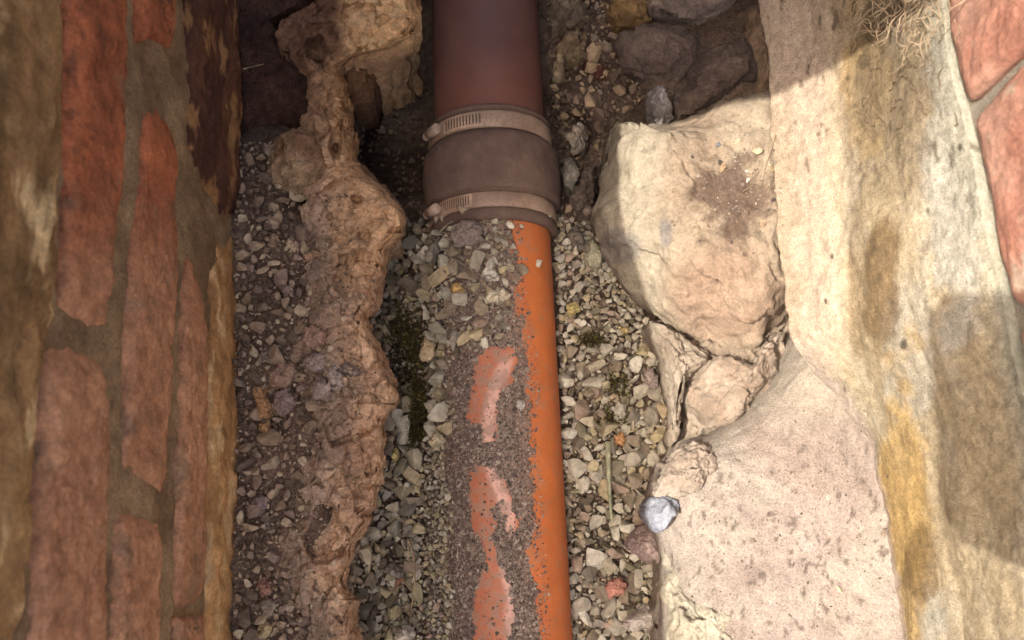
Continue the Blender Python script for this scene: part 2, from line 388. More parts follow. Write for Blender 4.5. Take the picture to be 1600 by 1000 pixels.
# courses above the picture's edge
bm_ = None
for ci in range(4):
    z0 = 0.335 + ci * 0.072
    if z0 + 0.062 > H_LEFT: break
    for bi in range(9):
        y0 = -0.98 + bi * 0.225 + (0.11 if ci % 2 else 0)
        box('brick', (XL - 0.05, y0, z0), (XL - 0.004 + 0.002 * random.random(), y0 + 0.214, z0 + 0.061), M_BRICK, lin(165 + random.randint(-14, 14), 98 + random.randint(-10, 10), 70), wl, 0.003)

# ------------------------------------------------------------------ right wall
wr = empty('brick_wall', (XR, 0.0, -0.1))
tag(wr, 'sunlit brick wall smeared with cream lime render along the right edge', 'wall', None, 'thing')
box('wall_core', (XR + 0.006, -2.2, -0.3), (XR + 0.24, 2.0, 0.33), M_MORTAR, lin(104, 96, 84), wr)
rows = np.linspace(-70, 1075, 330)
ck = lambda k, v: np.interp(rows, k, v)
sm = lambda a: np.convolve(np.pad(a, 12, 'edge'), np.ones(25) / 25, 'valid')
xb = sm(ck([-70, 0, 150, 300, 450, 545, 600, 660, 720, 900, 1075], [1188, 1194, 1203, 1213, 1226, 1236, 1290, 1345, 1372, 1398, 1418]))
xm = sm(ck([-70, 0, 200, 350, 500, 650, 720, 900, 1075], [1290, 1300, 1318, 1330, 1346, 1372, 1388, 1416, 1440]))
xt = sm(ck([-70, 0, 100, 200, 300, 400, 500, 600, 800, 1075], [1466, 1474, 1490, 1514, 1536, 1560, 1580, 1598, 1640, 1695]))
xb = xb + 9 * fbm(np.stack([rows * 0 + 3, rows * .02, rows * 0], -1), 1.0, 4, 0.6); A = P(xb, rows, 0.030); T_ = PX(xt, rows, XR - 0.002)
zm = sm(ck([-70, 500, 620, 720, 1075], [0.10, 0.095, 0.07, 0.055, 0.055])); Mm = P(xm, rows, zm)
us = np.linspace(0, 1, 170)
def bez(a, m, b, u):
    u = u[None, :, None]; return np.where(u < 0.3, a[:, None] + (m - a)[:, None] * (u / 0.3), m[:, None] + (b - m)[:, None] * ((u - 0.3) / 0.7))
G = bez(A, Mm, T_, us)
for _ in range(10): G[:, 1:-1] = (G[:, :-2] + G[:, 2:] + 2 * G[:, 1:-1]) / 4
n = grid_normals(G, False); n = n if n[..., 2].mean() > 0 else -n
W = G * np.array([1, 0.55, 1])
G = G + n * (0.007 * fbm(W, 16, 3) + 0.0014 * fbm(G, 110, 4, 0.65) + 0.002 * np.abs(fbm(W, 30, 3, s=4)))[..., None]
px, py = proj(G)
base = mixc(np.tile(lin(206, 184, 150), G.shape[:2] + (1,)), lin(214, 196, 168), sstep(-0.2, 0.3, fbm(W, 30, 4)))
def blob(cx, cy, rx, ry, k=1.0, s=0):
    d = np.sqrt(((px - cx) / rx) ** 2 + ((py - cy) / ry) ** 2) + 0.55 * fbm(G, 40, 4, 0.6, s)
    return k * sstep(1.15, 0.7, d)
c = base
c = mixc(c, lin(208, 200, 186), np.maximum.reduce([blob(1490, 250, 60, 260, 0.85, 1), blob(1420, 560, 45, 170, 0.6, 2), blob(1420, 960, 70, 60, 0.7, 6)]))
c = mixc(c, lin(216, 174, 102), np.maximum(blob(1412, 800, 42, 260, 0.75, 3), blob(1350, 130, 40, 120, 0.45, 9)))
c = mixc(c, lin(128, 98, 60), np.maximum.reduce([blob(1378, 440, 32, 110, 0.75, 4), blob(1440, 890, 26, 80, 0.6, 5), blob(1340, 440, 14, 140, 0.4, 12)]))
c = mixc(c, lin(128, 108, 86), np.maximum.reduce([blob(1400, 120, 80, 140, 0.65, 7), blob(1385, 240, 60, 110, 0.4, 8)]))
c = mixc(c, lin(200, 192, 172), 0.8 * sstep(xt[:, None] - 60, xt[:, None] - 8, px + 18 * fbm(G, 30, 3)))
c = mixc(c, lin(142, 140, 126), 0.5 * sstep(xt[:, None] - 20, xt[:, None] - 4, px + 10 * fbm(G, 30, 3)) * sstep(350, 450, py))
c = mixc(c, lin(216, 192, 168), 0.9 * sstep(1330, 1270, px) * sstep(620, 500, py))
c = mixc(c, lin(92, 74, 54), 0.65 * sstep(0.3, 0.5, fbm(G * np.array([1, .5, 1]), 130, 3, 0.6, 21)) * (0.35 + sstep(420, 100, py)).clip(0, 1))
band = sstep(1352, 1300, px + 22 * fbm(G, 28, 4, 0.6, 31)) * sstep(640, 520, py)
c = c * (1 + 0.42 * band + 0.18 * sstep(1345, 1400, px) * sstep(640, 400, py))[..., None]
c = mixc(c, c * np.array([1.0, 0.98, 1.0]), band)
for sx, sy, sr in [(1412, 538, 6), (1300, 400, 3), (1290, 470, 3), (1384, 834, 5), (1320, 610, 3), (1500, 230, 4), (1450, 330, 3)]:
    c = mixc(c, lin(70, 58, 46), 0.8 * sstep(1.2, 0.7, np.hypot((px - sx) / sr, (py - sy) / (sr * 1.6))))
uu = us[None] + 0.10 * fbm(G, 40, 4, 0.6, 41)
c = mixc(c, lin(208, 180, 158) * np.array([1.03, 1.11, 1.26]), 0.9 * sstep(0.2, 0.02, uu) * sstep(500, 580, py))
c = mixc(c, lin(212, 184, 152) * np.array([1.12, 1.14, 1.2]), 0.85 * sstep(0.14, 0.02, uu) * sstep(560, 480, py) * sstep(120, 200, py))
nr, nc = G.shape[:2]; V = G.reshape(-1, 3); Vb = V + np.array([0.07, 0, -0.05])
ring = np.concatenate([np.arange(nc), np.arange(1, nr) * nc + nc - 1, (nr - 1) * nc + np.arange(nc - 2, -1, -1), np.arange(nr - 2, 0, -1) * nc])
off = nr * nc; r2 = np.roll(ring, -1)
Fq = np.concatenate([grid_faces(nr, nc, 0), grid_faces(nr, nc, off, flip=True), np.stack([ring, ring + off, r2 + off, r2], -1)])
cc = c.reshape(-1, 3)
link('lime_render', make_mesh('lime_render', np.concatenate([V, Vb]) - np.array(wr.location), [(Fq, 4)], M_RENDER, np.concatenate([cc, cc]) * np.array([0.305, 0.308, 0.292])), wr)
def brick_r(V, px, py):
    c = mixc(np.tile(lin(182, 126, 104), (len(V), 1)), lin(192, 146, 124), np.clip(fbm(V, 30, 4) * 1.5 + 0.5, 0, 1))
    c = mixc(c, lin(196, 172, 148), 0.85 * sstep(0.1, 0.45, fbm(V + 2, 60, 4, 0.6) + 0.5 * sstep(330, 460, py) - 0.15))
    return c * 0.46
for i, pts in enumerate([[(1482,-90),(1700,-140),(1690,20),(1600,84),(1522,158),(1508,120),(1492,50)], [(1530,186),(1600,104),(1700,40),(1760,470),(1598,478),(1572,400),(1548,280)], [(1604,510),(1760,500),(1800,900),(1668,900),(1625,640)]]):
    shape('brick', pts, M_BRICK, 'right', XR, -0.003, 0.004, -0.05, amp=0.0018, freq=45, rough_amp=0.0008, rough_freq=220, p=9, q=1.4, NA=130, NR=36, smooth=0.25, colour=brick_r, parent=wr, seed=30 + i)

for bi in range(15):                                     # bricks on edge along the top of the right wall
    y0 = -1.0 + bi * 0.125
    if SLAB_Y + 0.0 < y0 + 0.115 and y0 < SLAB_Y + 0.45: continue
    box('brick', (XR + 0.01 + 0.003 * random.random(), y0, 0.327), (XR + 0.225, y0 + 0.112, 0.385 + 0.004 * random.random()), M_BRICK, lin(150 + random.randint(-14, 14), 100 + random.randint(-10, 10), 80) * 0.7, wr, 0.004)
# ------------------------------------------------------------------ slab and pier added out of view to shade the top end; phone casts its own shadow
box_s = box('shade_slab', (XL - 0.2, SLAB_Y, H_LEFT + 0.001), (XR + 0.22, SLAB_Y + 0.42, H_LEFT + 0.055), M_MORTAR, lin(150, 146, 138), None, 0.01)
pier = box('added_pier', (XR + 0.04, SLAB_Y + 0.12, 0.331), (XR + 0.2, SLAB_Y + 0.36, H_LEFT), M_MORTAR, lin(140, 118, 96)); tag(pier, 'added plain pier on the right wall, out of view, carrying the shade slab', 'pier')  # pier added only to hold up the unseen shade slab
tag(box_s, 'added grey slab across both walls, out of view, shading the top end', 'slab')
u = (1460 - 1342) / (1572 - 1342)
i0 = int(np.argmin(np.abs(rows - 468))); j0 = int(np.argmin(np.abs(px[i0] - 1460))); sp = G[i0, j0]
PHZ = CAM_Z + 0.006; k = (PHZ - sp[2]) / -sun_dir[2]; corner = sp - sun_dir * k
print('phone corner', corner)
import bmesh
bm = bmesh.new(); bmesh.ops.create_cube(bm, size=1)
for v in bm.verts: v.co = Vector((v.co.x * 0.076, v.co.y * 0.16, v.co.z * 0.008 + 0.004))
bmesh.ops.bevel(bm, geom=[e for e in bm.edges if abs(e.verts[0].co.z - e.verts[1].co.z) > 0.005], offset=0.009, segments=6, affect='EDGES')
me = bpy.data.meshes.new('mobile_phone'); bm.to_mesh(me); bm.free()
m, t, b = node_mat('phone_shell', 0.35, 0.5); b.inputs['Base Color'].default_value = (0.03, 0.03, 0.035, 1); me.materials.append(m)
ph = link('mobile_phone', me, None, (corner[0] + 0.0235, corner[1] - 0.081, PHZ)); ph.rotation_euler = (0, 0, R(-6)); tag(ph, 'dark mobile phone held above the pit, seen only by its rounded shadow', 'phone')

# ------------------------------------------------------------------ pipes
ZC, RP = -0.08, 0.055
a0 = P(757, 0, ZC); a1 = P(797, 1000, ZC)
ax = a0 - a1; ax = ax / np.linalg.norm(ax); rt = np.cross(ax, [0, 0, 1.0]); rt /= np.linalg.norm(rt); upv = np.cross(rt, ax)
def s_of(py, rad=RP):                                  # station along the axis whose crown is seen at row py
    pxs = np.interp(py, [0, 1000], [757, 797]); q = P(pxs, py, ZC + rad); return float((q - a1) @ ax)
def PCyl(px, py, rad=RP):
    d = ray(px, py); o_ = CAMP - a1
    dp = d - (d @ ax)[..., None] * ax; op = o_ - (o_ @ ax) * ax
    A_ = (dp * dp).sum(-1); B_ = 2 * (dp @ op); Cc = op @ op - rad * rad; D = B_ * B_ - 4 * A_ * Cc
    ok = D > 0; tt = (-B_ - np.sqrt(np.maximum(D, 0))) / (2 * A_)
    return CAMP + d * tt[..., None], ok
def lathe(name, prof, m, colour, parent=None, seg=120, phi=None, base=None):
    prof = np.asarray(prof, float)
    full = phi is None
    th = np.linspace(0, 2 * math.pi, seg, endpoint=False) if full else np.linspace(phi[0], phi[1], seg)
    s, r = prof[:, 0], prof[:, 1]
    G = a1 + s[:, None, None] * ax + r[:, None, None] * (np.cos(th)[None, :, None] * upv + np.sin(th)[None, :, None] * rt)
    V = G.reshape(-1, 3); px, py = proj(V); col = colour(V, px, py) if callable(colour) else np.tile(colour, (len(V), 1))
    if base is None: base = np.array(parent.location) if parent else a1 + s.mean() * ax - np.array([0, 0, RP])
    F = grid_faces(len(s), seg, 0, full)
    me = make_mesh(name, V - base, [(F, 4)], m, col); ob = link(name, me, parent)
    if not parent: ob.location = base
    return ob
def ringprof(s0, s1, ro, ri, bev=0.0008):              # closed ring section
    return [(s0, ri), (s0, ro - bev), (s0 + bev, ro), (s1 - bev, ro), (s1, ro - bev), (s1, ri), (s0, ri)]
gritL = [(800,330),(806,420),(812,470),(818,520),(826,560),(830,620),(826,680),(832,730),(835,800),(838,860),(846,920),(850,1000),(850,1060)]
bare = [[(748,546),(778,540),(806,540),(800,575),(782,612),(776,650),(772,692),(752,690),(750,655),(728,662),(734,612)],
        [(742,742),(760,722),(776,742),(790,752),(803,790),(808,835),(797,828),(784,780),(772,800),(776,840),(790,880),(806,930),(812,965),(800,975),(788,1010),(795,1060),(736,1060),(746,905),(766,880),(760,845),(738,822)]]
def grit_mask(px, py, V, wob=10):
    wx = px + wob * fbm(V, 70, 3) + 14 * fbm(V, 16, 2, s=6) + 9 * fbm(V, 330, 2, s=3); wy = py + wob * fbm(V + 5, 70, 3) + 9 * fbm(V + 5, 330, 2, s=4)
    g = wx < np.interp(py, [p[1] for p in gritL], [p[0] for p in gritL])
    for b_ in bare: g &= ~inpoly(wx, wy, b_)
    return g
def pipe_col(V, px, py):
    c = mixc(np.tile(lin(188, 104, 52), (len(V), 1)), lin(178, 98, 54), np.clip(fbm(V * np.array([1, .2, 1]), 60, 3) + 0.5, 0, 1))
    pk = sstep(815, 790, px)
    c = mixc(c, lin(162, 96, 68), 0.85 * pk)
    pale = sstep(17, 5, np.abs(px - np.interp(py, [540, 600, 650, 690, 760, 800, 860, 950, 1000], [800, 775, 765, 760, 775, 795, 790, 802, 805]) + 6 * fbm(V, 60, 2)))  # pale streak: bleached plastic plus a highlight painted into the colour
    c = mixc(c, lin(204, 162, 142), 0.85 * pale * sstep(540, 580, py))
    dust = grit_mask(px, py, V).astype(float)
    c = mixc(c, lin(138, 112, 94), 0.7 * pk * sstep(-0.15, 0.35, fbm(V, 160, 4, 0.65, 9)))
    dc = mixc(np.tile(lin(128, 108, 92), (len(V), 1)), lin(96, 82, 74), sstep(-0.2, 0.35, fbm(V, 45, 4, 0.6, 13) + 0.35 * sstep(760, 715, px)))
    c = c + (dc - c) * (0.9 * dust)[:, None]
    c = mixc(c, lin(150, 112, 84), 0.45 * sstep(0.0, 0.45, fbm(V, 140, 4, 0.65)))
    return c
sA, sB = s_of(345), -0.22
nst = 420; prof = [(sA + 0.03, RP - 0.004), (sA + 0.03, RP)] + [(x, RP) for x in np.linspace(sA + 0.029, sB, nst)] + [(sB, RP - 0.004)]
lp = lathe('drain_pipe', prof, M_PIPE, pipe_col, seg=420)
tag(lp, 'bright orange plastic drain pipe half buried under grit and gravel', 'pipe')
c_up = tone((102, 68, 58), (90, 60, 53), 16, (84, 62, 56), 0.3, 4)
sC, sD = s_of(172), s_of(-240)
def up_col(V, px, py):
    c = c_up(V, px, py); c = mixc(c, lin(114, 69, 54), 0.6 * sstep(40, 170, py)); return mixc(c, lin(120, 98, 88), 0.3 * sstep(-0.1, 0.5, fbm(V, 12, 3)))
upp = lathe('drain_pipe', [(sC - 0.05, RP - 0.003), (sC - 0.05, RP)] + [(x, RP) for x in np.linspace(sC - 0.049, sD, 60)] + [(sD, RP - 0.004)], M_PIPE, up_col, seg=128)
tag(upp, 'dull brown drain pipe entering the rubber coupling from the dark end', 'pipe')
rub = tone((104, 84, 72), (90, 72, 62), 30, (120, 100, 86), 0.4, 5)
s1, s2, s3, s4, s5 = s_of(165, .062), s_of(203, .062), s_of(290, .067), s_of(324, .063), s_of(335, .062)
cl0 = a1 + s3 * ax - np.array([0, 0, RP + 0.01])
cpl = empty('pipe_coupling', cl0); tag(cpl, 'flexible grey rubber pipe coupling held by two steel band clamps', 'coupling')
body = [(s1 + 0.003, RP + 0.001), (s1 + 0.003, RP + 0.0055), (s1 + 0.001, RP + 0.007), (s1 - 0.0015, RP + 0.006), (s1 - 0.002, RP + 0.0045), (s2 + 0.0015, RP + 0.0045), (s2 + 0.001, RP + 0.008), (s2 - 0.003, RP + 0.0105)]
body += [(s2 - 0.005 + (s3 + 0.004 - s2 + 0.005) * x, RP + 0.0115 + 0.0015 * math.sin(x * math.pi)) for x in np.linspace(0, 1, 10)]
body += [(s3 + 0.001, RP + 0.0115), (s3, RP + 0.008), (s3 - 0.001, RP + 0.005), (s4 + 0.001, RP + 0.005), (s4, RP + 0.007), (s5, RP + 0.0075), (s5 - 0.0025, RP + 0.006), (s5 - 0.003, RP + 0.001)]
lathe('rubber_sleeve', body, M_RUBBER, rub, cpl)
met = tone((158, 134, 112), (134, 110, 90), 40, (110, 84, 66), 0.5, 6)
def ang(px, py, rad):
    q, ok = PCyl(np.array([px * 1.0]), np.array([py * 1.0]), rad); v = q[0] - a1; return math.atan2(v @ rt, v @ upv)
def clamp(sa, sb, rad, hx0, hx1, hy0, hy1, scr):
    bd = lathe('clamp_band', ringprof(sb, sa, rad, rad - 0.002), M_METAL, met, cpl)
    p0, p1 = ang(hx0, hy0, rad), ang(hx1, hy1, rad); mid = (sa + sb) / 2; hw = abs(sa - sb) * 0.42
    lathe('slotted_strip', ringprof(mid - hw, mid + hw, rad + 0.0011, rad - 0.0005, 0.0003), M_METAL, tone((178, 150, 124), (150, 122, 98), 60, None, 0, 7), bd, seg=40, phi=(p0, p1), base=cl0)
    for kk in range(12):
        f = p0 + (p1 - p0) * (0.1 + 0.8 * kk / 11.0); dw = abs(p1 - p0) * 0.016
        lathe('slot', ringprof(mid - hw * 0.7, mid + hw * 0.7, rad + 0.0014, rad, 0.0002), M_METAL, lin(84, 66, 56), bd, seg=3, phi=(f - dw, f + dw), base=cl0)
    # worm screw, lying along the band
    f = ang(scr[0], scr[1], rad + 0.004); cpos = a1 + mid * ax + (rad + 0.004) * (math.cos(f) * upv + math.sin(f) * rt)
    tn = -math.sin(f) * upv + math.cos(f) * rt; rd = math.cos(f) * upv + math.sin(f) * rt
    pr = [(-0.014, 0.0), (-0.014, 0.0035), (-0.0125, 0.0042), (-0.0085, 0.0042), (-0.0084, 0.0028), (-0.0075, 0.0028), (-0.0074, 0.0052), (0.009, 0.0052), (0.0098, 0.004), (0.0098, 0.0)]
    th = np.linspace(0, 2 * math.pi, 24, endpoint=False); pr = np.array(pr)
    Gs = cpos + pr[:, 0][:, None, None] * tn + pr[:, 1][:, None, None] * (np.cos(th)[None, :, None] * rd + np.sin(th)[None, :, None] * ax)
    Vv = Gs.reshape(-1, 3); me = make_mesh('clamp_screw', Vv - cl0, [(grid_faces(len(pr), 24, 0, True), 4)], M_METAL, np.tile(lin(165, 140, 118), (len(Vv), 1)))
    link('clamp_screw', me, bd)
def clamp_all():
    clamp(s_of(172, .061), s_of(198, .061), RP + 0.0068, 694, 757, 205, 180, (676, 205))
    clamp(s_of(298, .062), s_of(322, .062), RP + 0.0072, 692, 738, 330, 312, (676, 338))
clamp_all()

# ------------------------------------------------------------------ large stones, right side
def boulder_col(V, px, py):
    c = mixc(np.tile(lin(212, 186, 154), (len(V), 1)), lin(196, 166, 136), np.clip(fbm(V, 22, 4) * 1.4 + 0.5, 0, 1))
    c = mixc(c, lin(220, 200, 168), 0.8 * sstep(1060, 1000, px + 30 * fbm(V, 20, 3)))
    c = mixc(c, lin(200, 160, 130), 0.6 * sstep(1.1, 0.5, np.hypot((px - 1130) / 110, (py - 460) / 90)))
    soil = sstep(1.15, 0.65, np.hypot((px - 1158) / 78, (py - 315) / 62) + 0.95 * fbm(V, 45, 5, 0.65))
    c = mixc(c, lin(122, 96, 78), 0.85 * soil)
    gray = np.maximum(sstep(1.2, 0.6, np.hypot((px - 1040) / 11, (py - 365) / 26)), 0.8 * sstep(1.1, 0.7, np.hypot((px - 970) / 40, (py - 385) / 34) + 0.4 * fbm(V, 60, 3)))
    c = mixc(c, lin(148, 138, 132), 0.7 * gray)
    return np.array([0.295, 0.312, 0.325]) * mixc(c, lin(130, 104, 78), 0.4 * sstep(0.28, 0.5, fbm(V, 130, 3, 0.6, 3)))
o = shape('boulder', [(948,196),(978,204),(1010,200),(1050,194),(1080,178),(1112,163),(1160,146),(1215,148),(1240,250),(1238,400),(1238,500),(1215,524),(1168,568),(1110,550),(1060,520),(1020,492),(985,450),(955,418),(938,392),(924,345),(934,290),(942,240)],
      M_STONE, at=0, edge=-0.05, top=0.03, bot=-0.12, p=4.2, q=1.5, amp=0.012, freq=15, rough_amp=0.0018, rough_freq=95, colour=boulder_col, NA=260, NR=80, chips=0.002, centre=(1090, 350), fac=0.0055, crag=0.0012, pit=0.001, seed=40)
tag(o, 'large sunlit cream boulder with brown soil patch, right of the coupling', 'boulder')
def foot_col(V, px, py):
    c = mixc(np.tile(lin(208, 180, 158), (len(V), 1)), lin(198, 168, 146), np.clip(fbm(V, 25, 4) * 1.3 + 0.5, 0, 1))
    c = mixc(c, lin(220, 198, 170), 0.5 * sstep(-0.05, 0.35, fbm(V, 18, 4, 0.6, 23) + 0.3 * sstep(1180, 1060, px)))
    c = mixc(c, lin(178, 150, 128), 0.5 * sstep(0.1, 0.45, fbm(V, 24, 4, 0.6, 29)))
    c = mixc(c, lin(214, 192, 160), 0.6 * sstep(720, 600, py + 50 * fbm(V, 20, 3)))
    return np.array([0.295, 0.325, 0.355]) * mixc(c, lin(120, 96, 80), 0.7 * sstep(0.3, 0.45, fbm(V * np.array([1, .8, 1]), 250, 2, 0.5, 7) - 0.12 + 0.35 * fbm(V, 30, 3, 0.5, 17)) * sstep(600, 760, py))
o = shape('footing_stone', [(1238,520),(1300,490),(1400,480),(1440,700),(1470,900),(1500,1120),(1250,1150),(1020,1120),(1022,1000),(1026,920),(1034,870),(1022,820),(1018,770),(1034,722),(1062,690),(1112,676),(1150,650),(1200,598)],
      M_FOOT, at=0, edge=-0.02, top=0.032, bot=-0.13, p=7, q=1.4, amp=0.006, freq=14, rough_amp=0.0013, rough_freq=150, colour=foot_col, NA=280, NR=110, centre=(1250, 850), seed=41)
tag(o, 'flat sunlit pink footing stone speckled with dark grains, lower right', 'footing')
LAND = []
NOUN = {'flake', 'pebble', 'stone', 'slab', 'chip', 'lump', 'block', 'pillar', 'lip', 'tip', 'twig', 'root', 'splinter'}
def landmark(label, x, y):
    w_ = label.split()
    if len(w_) > 5 and not any(t_ in NOUN for t_ in w_[:5]): return
    k_ = next((i for i, t_ in enumerate(w_) if t_ in NOUN), 2); LAND.append((' '.join(w_[:k_ + 1]), x, y))
USED = set()
def spot_label(what, x, y):
    for nm, lx, ly in sorted(LAND, key=lambda a: (a[1] - x) ** 2 + (a[2] - y) ** 2)[:7]:
        dx, dy = x - lx, y - ly; far = '' if math.hypot(dx, dy) > 45 else 'just '
        d_ = ('right of' if dx > 0 else 'left of') if abs(dx) > 1.8 * abs(dy) else ('below' if dy > 0 else 'above') if abs(dy) > 1.8 * abs(dx) else ('below and ' if dy > 0 else 'above and ') + ('right of' if dx > 0 else 'left of')
        lab = '%s %s%s the %s' % (what, far, d_, nm)
        if lab not in USED: USED.add(lab); return lab
    return lab
def stone(name, label, pts, c1, c2, at=0, edge=0.0, top=0.02, bot=-0.03, cat='stone', group=None, mat=None, dark=None, dk=0.25, **k):
    kw = dict(p=2.6, q=1.5, amp=0.0035, freq=40, rough_amp=0.001, rough_freq=170, NA=90, NR=26, chips=0.0015, crag=0.0012, pit=0.0012, cuts=6, fac=0.0030, seed=len(bpy.data.objects) % 97); kw.update(k)
    o = shape(name, pts, mat or M_EARTHSTONE, at=at, edge=edge, top=top, bot=bot, colour=tone(c1, c2, 35, dark, dk, kw['seed'], k=np.array([0.325, 0.34, 0.35]) if mat is M_STONE else 1.2), **kw)
    landmark(label, float(np.mean([p_[0] for p_ in pts])), float(np.mean([p_[1] for p_ in pts])))
    return tag(o, label, cat, group)
stone('mortar_bed', 'crumbly pale mortar bedding under the boulder and broken mortar ridge', [(1018,505),(1080,500),(1160,520),(1250,500),(1250,640),(1180,690),(1080,730),(1040,720),(1052,660),(1042,590)], (196,172,146), (168,144,120), edge=-0.06, top=-0.012, bot=-0.12, p=5, amp=0.008, freq=40, crag=0.006, NA=150, NR=50, mat=M_STONE, cat='mortar', dark=(120,98,80), dk=0.4)
stone('wedge_stone', 'pale wedge stone jammed below the large sunlit boulder', [(1012,500),(1060,522),(1108,556),(1092,586),(1066,606),(1056,650),(1052,700),(1040,690),(1048,650),(1040,595),(1026,545)], (206,184,158), (190,166,140), edge=-0.04, top=0.006, bot=-0.12, NA=120, NR=40, mat=M_STONE, centre=(1055, 580))
stone('mortar_lump', 'diagonal ridge of broken mortar between boulder and pink footing', [(1082,566),(1120,556),(1168,570),(1200,540),(1222,515),(1232,540),(1205,598),(1160,650),(1120,684),(1084,684),(1070,640),(1062,606)], (208,184,158), (176,150,126), edge=-0.03, top=0.014, bot=-0.1, amp=0.007, freq=32, chips=0.002, NA=170, NR=60, mat=M_STONE, dark=(120,98,82), dk=0.5)
stone('mortar_lump', 'pinkish cream broken mortar above the grey flint tip', [(1018,770),(1030,728),(1060,698),(1100,690),(1122,716),(1112,750),(1082,792),(1052,800),(1028,790)], (216,196,172), (202,176,152), edge=0.0, top=0.03, bot=-0.1, amp=0.006, freq=40, chips=0.002, NA=150, NR=50, mat=M_STONE)
stone('flint', 'blue grey flint tip sticking out beside the pink footing', [(1007,800),(1018,778),(1040,774),(1062,784),(1054,806),(1032,832),(1018,824)], (186,186,192), (206,204,208), edge=0.005, top=0.03, bot=-0.05, cat='stone', mat=M_STONE, amp=0.001, rough_amp=0.0004, crag=0, chips=0, pit=0, cuts=9, dk=0.1)
stone('footing_chip', 'bright cream stone patch at the bottom edge of the pink footing', [(1030,836),(1060,822),(1086,812),(1094,880),(1112,935),(1150,942),(1152,1000),(1140,1080),(1025,1080),(1022,960),(1026,900)], (224,210,182), (212,192,162), wob=0.08, crag=0.004, edge=-0.03, top=0.0365, bot=-0.1, p=5, amp=0.005, freq=26, NA=160, NR=50, mat=M_STONE, chips=0.002, dk=0.15)
stone('stone', 'grey purple stone wedged under the flint tip', [(984,836),(1006,818),(1030,836),(1040,890),(1012,884),(990,868),(980,852)], (138,120,110), (120,104,98), edge=-0.07, top=-0.03, bot=-0.1)
stone('stone', 'angular pale grey stone at the bottom beside the cream patch', [(970,972),(992,952),(1014,940),(1030,950),(1030,985),(1000,982),(978,984)], (168,158,144), (150,140,128), edge=-0.078, top=-0.05, bot=-0.1)

